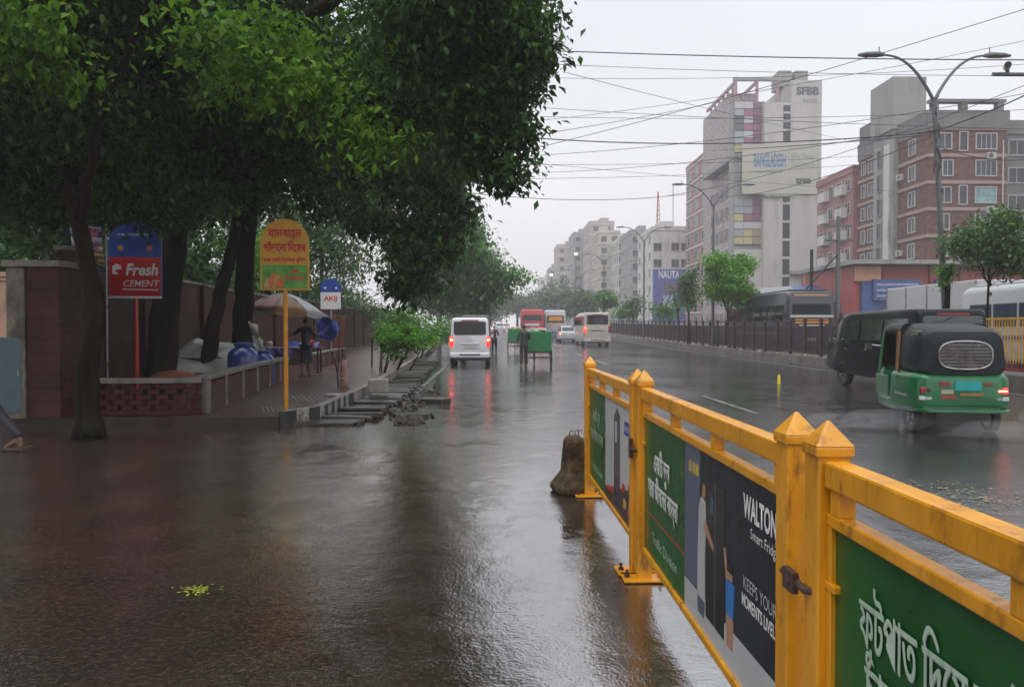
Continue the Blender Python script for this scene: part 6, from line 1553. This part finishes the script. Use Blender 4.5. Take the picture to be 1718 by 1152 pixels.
for k in range(8): mb = MB(); mb.lathe([(.35, 0), (.36, .9), (.1, 1.1)], 8, c=(1 + k * 1.0, 2, 21.5)); mb.build('water_tank', M_bgrey, t3)
mb = MB()
for (dx, dy) in ((-.5, -.5), (.5, -.5), (.0, .5)): mb.tube([(3 + dx, 9 + dy, 21.5), (3 + dx * .15, 9 + dy * .15, 31)], .07, 5)
for k in range(9):
    z = 21.5 + k; s = 1 - .85 * (k / 9.5); mb.tube([(3 - .5 * s, 9 - .5 * s, z), (3 + .5 * s, 9 - .5 * s, z + .9), (3, 9 + .5 * s, z), (3 - .5 * s, 9 - .5 * s, z + .9)], .05, 4)
mast = mb.build('lattice_mast', mat('mast_red', (.35, .08, .07), .5), t3)
mb = MB(); mb.cyl((6.5, 10, 21.5), (6.5, 10, 33), .09, 6); mb.build('antenna', M_bgrey, t3)
# 4 the misty rank of far blocks
FAR = [(1057, 1094, 392, 178, M_bgrey, 'grey block directly left of the white NAUTA office'), (1038, 1060, 404, 192, M_bwht, 'narrow pale block second left of the white NAUTA office'), (1004, 1040, 392, 206, M_bcream, 'cream topped block behind the dome shaped tree'),
       (989, 1030, 376, 226, M_bbeige, 'beige far block with a flat roof hut, tallest of the misty rank'), (962, 992, 394, 246, M_bgrey, 'grey far block just right of the roof lamp'), (935, 966, 414, 268, M_bbeige, 'stepped pale block behind the roof lamp'), (922, 940, 452, 300, M_bgrey, 'low far block beside the small yellow lamp'), (905, 926, 468, 330, M_bwht, 'farthest faint block at the end of the rank')]
for k, (pa, pb, py, d, m, lab) in enumerate(FAR):
    a, b = W(pa, 540, d), W(pb, 540, d); h = W(pa, py, d).z
    block('far_block', lab, a.x, b.x, a.y, a.y + 16, h, m, fh=3.2, wy=max(2, int((b.x - a.x) / 2.6)), wx=4, win=(1.5, 1.5), seed=10 + k, bands=M_bwht if k % 2 else M_bgrey, gm=M_winb)
# 5 red brick flats with the grey core
t5 = block('brick_flats', 'red brick apartment block with grey lift tower and white window frames', 41, 48.6, 70, 83.5, 21.6, M_bbrick, seed=30, floors=8, fh=2.55, z0=.2, bands=mat('band_pale', (.30, .20, .17), .6), tank=False, parapet=.6)
for k in range(8):
    z = 1.55 + 2.55 * k
    window(t5, 0, 2.6, z, 1.1, 1.35, 'x', M_frame, M_win, 1); window(t5, 0, 10.6, z, 1.2, 1.35, 'x', M_frame, M_win, 1); window(t5, 0, 12.3, z, .8, 1.3, 'x', M_frame, M_winb, 1)
    window(t5, 1.6 if k % 3 else 1.9, 0, z, 1.2 if k % 2 else .9, 1.4, 'y', M_frame, M_win, 1)
    window(t5, 5.6, 0, z, 1.9, 1.4, 'y', M_frame, M_win if k != 5 else mat('curtain_teal', (.16, .30, .30), .5, var=.4, scale=1.5), 3)
    if k % 2: window(t5, 3.4, 0, z, .7, 1.7, 'y', M_frame, M_winb, 0)
    if k % 2 == 0: ac(t5, 6.0, 0, z + 1.15)
    if k % 3 == 0: ac(t5, 0, 4.6, z, 'x')
    if k % 2: ac(t5, 0, 9.0, z + .2, 'x')
mb = MB(); mb.bx((-.5, 5.2, -.5), (2.5, 9.2, 22.2)); mb.build('lift_tower', M_bgrey, t5)
mb = MB(); mb.bx((-.75, 5.0, 21.9), (2.7, 9.5, 27.2)); mb.build('lift_head', M_bgrey, t5)
mb = MB(); mb.bx((.0, 9.6, 21.6), (3.2, 13.4, 24.2)); mb.build('roof_room', MATS['roof_dark'] if 'roof_dark' in MATS else mat('roof_dark', (.13, .13, .125), .7, var=.2, scale=.6), t5)
for k in range(8): window(t5, -.5, 7.9, 1.6 + 2.55 * k, .8, 1.7, 'x', M_bgrey, M_winb, 0)
mb = MB(); mb.bx((-.62, 5.9, 0), (-.5, 6.9, 20.6)); mb.build('pale_pilaster', M_bwht, t5)
mb = MB(); mb.bx((-.15, -.2, 20.6), (7.75, -.14, 22.3)); mb.bx((-.2, -.14, 20.6), (-.14, 13.4, 22.3)); mb.build('roof_band', mat('roof_dark', (.13, .13, .125), .7, var=.2, scale=.6), t5)
for x in (.6, 3.4, 6.9): mb = MB(); mb.bx((x, .3, 22.0), (x + .6, .9, 23.2)); mb.build('pergola_post', MATS['roof_dark'], t5)
mb = MB(); mb.bx((.4, .25, 23.2), (7.7, 1.0, 23.5)); mb.build('pergola_beam', MATS['roof_dark'], t5)
mb = MB(); mb.cyl((7.2, -.12, 3), (7.2, -.12, 19.5), .06, 6); mb.build('drain_pipe', M_bwht, t5)
# 6 pink and white flats
t6 = block('pink_flats', 'pink block with white balcony panels left of the brick flats', 40.6, 50, 84, 93.5, 19.4, M_bpink, seed=31, floors=7, fh=2.65, z0=.8, tank=False, parapet=.8)
for k in range(7):
    z = 2.2 + 2.65 * k
    for q in (1.2, 3.3, 5.6, 8.0):
        window(t6, 0, q, z, 1.2, 1.3, 'x', M_frame, M_winb, 1)
    for q in (2.3, 6.9): mb = MB(); mb.bx((-.7, q - .9, z - 1.0), (-.03, q + .9, z + .15)); mb.build('balcony', M_bwht, t6)
block('grey_flats', 'dark grey block at the right edge beyond the brick flats', 49.2, 60, 72, 86, 20.6, MATS['roof_dark'], seed=32, fh=2.7, wy=3, win=(1.6, 1.4), gm=M_winb)
block('white_flats', 'small white block seen between the tower and the pink flats', 48.5, 55, 117, 130, 18, M_bwht, seed=33, fh=2.9, wy=2, wx=3, win=(1.6, 1.2), gm=M_winb)
# 7 the low red shop row with its boards
t7 = thing('shop_row', 'low red shop shed with grey roof edge and blue and yellow boards behind the truck', 'shop', (25.2, 52, 0))
M_red = mat('shop_red', (.30, .062, .05), .55, var=.15, scale=.8, dirt=(.26, .06, .05), dirt_amt=.3, dscale=1)
mb = MB(); mb.bx((0, 0, 0), (20, 8, 6.0)); mb.build('wall', M_red, t7)
mb = MB(); mb.bx((-.4, -.9, 6.05), (20.4, 8.2, 6.35)); mb.build('roof', M_bgrey, t7)
for x in (2.0, 5.4, 7.6, 10.5, 14): mb = MB(); mb.bx((x, -.12, 0), (x + .14, -.003, 6.0)); mb.build('pilaster', M_busrd, t7)
mb = MB(); mb.bx((.05, -.2, 4.9), (1.9, -.01, 5.95)); mb.build('peach_board', mat('peach_board', (.52, .27, .16), .5, var=.2, scale=1.5), t7)
mb = MB(); mb.bx((.5, -.3, 2.6), (2.2, -.02, 4.85)); mb.build('blue_board', mat('board_blue', (.045, .085, .22), .5, var=.3, scale=1.5), t7)
mb = MB(); mb.bx((1.2, -.55, 3.5), (4.6, -.32, 5.0)); s = mb.build('blue_banner', MATS['board_blue'], t7)
for z in (3.75, 4.15, 4.55): mb = MB(); mb.bx((1.4, -.57, z), (4.4, -.551, z + .16)); mb.build('banner_line', mat('banner_lines', (.28, .28, .40), .5, var=.3), s)
mb = MB(); mb.bx((5.8, -.2, 4.2), (7.0, -.02, 5.0)); mb.build('blue_picture', mat('board_blue2', (.03, .06, .24), .5, var=.4, scale=2), t7)
mb = MB(); mb.bx((7.9, -.2, 4.1), (9.3, -.02, 4.9)); mb.build('yellow_board', mat('board_yellow', (.50, .33, .08), .5, var=.15), t7)
# blue awning and sheds at the tower foot
t8 = thing('awning_shed', 'low market shed with blue and grey sheet awning left of the red shops', 'shed', (19.5, 56, 0))
mb = MB(); mb.bx((0, 0, 0), (7.0, 4, 2.9)); mb.build('wall', M_bgrey, t8)
mb = MB(); mb.add([(-1.0, -1.8, 3.3), (3.6, -1.8, 3.5), (3.6, 2, 4.9), (-1.0, 2, 4.6)], [(0, 1, 2, 3)]); o = mb.build('grey_awning', mat('awning_grey', (.20, .19, .22), .5), t8); o.modifiers.new('th', 'SOLIDIFY').thickness = .06
mb = MB(); mb.add([(3.6, -1.8, 3.5), (7.6, -1.8, 3.6), (7.6, 2, 5.0), (3.6, 2, 4.9)], [(0, 1, 2, 3)]); o = mb.build('blue_awning', mat('awning_blue', (.035, .08, .22), .45, var=.2, scale=1), t8); o.modifiers.new('th', 'SOLIDIFY').thickness = .06
for x in (-.8, 3.5, 7.4): mb = MB(); mb.cyl((x, -1.7, 0), (x, -1.7, 3.4), .06, 6); mb.build('post', M_pole, t8)
# fallen leaves on the wet road
def leaf_litter(label, c, n, s, m, seed, size):
    rng = np.random.default_rng(seed); P = np.stack([rng.normal(0, s, n), rng.normal(0, s * .8, n), np.full(n, .012)], 1)
    o = leaves_mesh('fallen_leaves', P, size, m, None, rng, droop=0.0, loc=c); o.scale = (1, 1, .12); tag(o, None, None, kind='stuff')
L_litter = leaf_mat('leaves_fallen_yellow', (.16, .19, .02), (.26, .30, .035), (.36, .40, .06), trans=.1)
leaf_litter('', (-1.72, 4.25, .008), 60, .06, L_litter, 1, .032)
leaf_litter('', (4.0, 6.6, .008), 260, .42, mat('litter_tan', (.20, .17, .08), .5, var=.4, scale=9), 2, .05)
leaf_litter('', (-6.1, 9.4, .008), 26, .07, L_litter, 3, .06)

# spray thrown up by the wheels of the auto-rickshaw
ms = bpy.data.materials.new('water_spray'); ms.use_nodes = True; N = ms.node_tree.nodes; N.remove(N['Principled BSDF'])
pv = N.new('ShaderNodeVolumePrincipled'); pv.inputs['Color'].default_value = (.95, .95, .96, 1); pv.inputs['Density'].default_value = .16
ms.node_tree.links.new(pv.outputs[0], N['Material Output'].inputs['Volume'])
mb = MB(); r = random.Random(9)
for (x, y, z, rx, ry, rz) in ((5.75, 10.9, .14, .75, .5, .17), (7.75, 10.0, .22, .55, .6, .26), (6.9, 9.9, .12, .7, .5, .14), (5.2, 11.3, .10, .5, .4, .12)):
    vs = []; fs = []; nu, nv = 14, 8
    for j in range(nv + 1):
        for i in range(nu):
            a, b = 2 * PI * i / nu, PI * j / nv; k = 1 + .12 * math.sin(3 * a + j)
            vs.append((x + rx * k * math.cos(a) * math.sin(b), y + ry * k * math.sin(a) * math.sin(b), max(.02, z + rz * math.cos(b))))
    for j in range(nv):
        for i in range(nu): fs.append((j*nu+i, (j+1)*nu+i, (j+1)*nu+(i+1)%nu, j*nu+(i+1)%nu))
    mb.add(vs, fs)
o = mb.build('water_spray', ms, smooth_='full'); o['kind'] = 'stuff'

# ------------------------------------------------------------------ rain haze
HAZE = 0.0012
m = bpy.data.materials.new('rain_haze'); m.use_nodes = True; N = m.node_tree.nodes; N.remove(N['Principled BSDF'])
pv = N.new('ShaderNodeVolumePrincipled'); pv.inputs['Color'].default_value = (.93, .92, .94, 1); pv.inputs['Density'].default_value = HAZE; pv.inputs['Anisotropy'].default_value = .2
m.node_tree.links.new(pv.outputs[0], N['Material Output'].inputs['Volume'])
mb = MB(); mb.bx((-440, -70, -1.2), (540, 960, 44)); h_ = mb.build('haze', m); h_['kind'] = 'stuff'
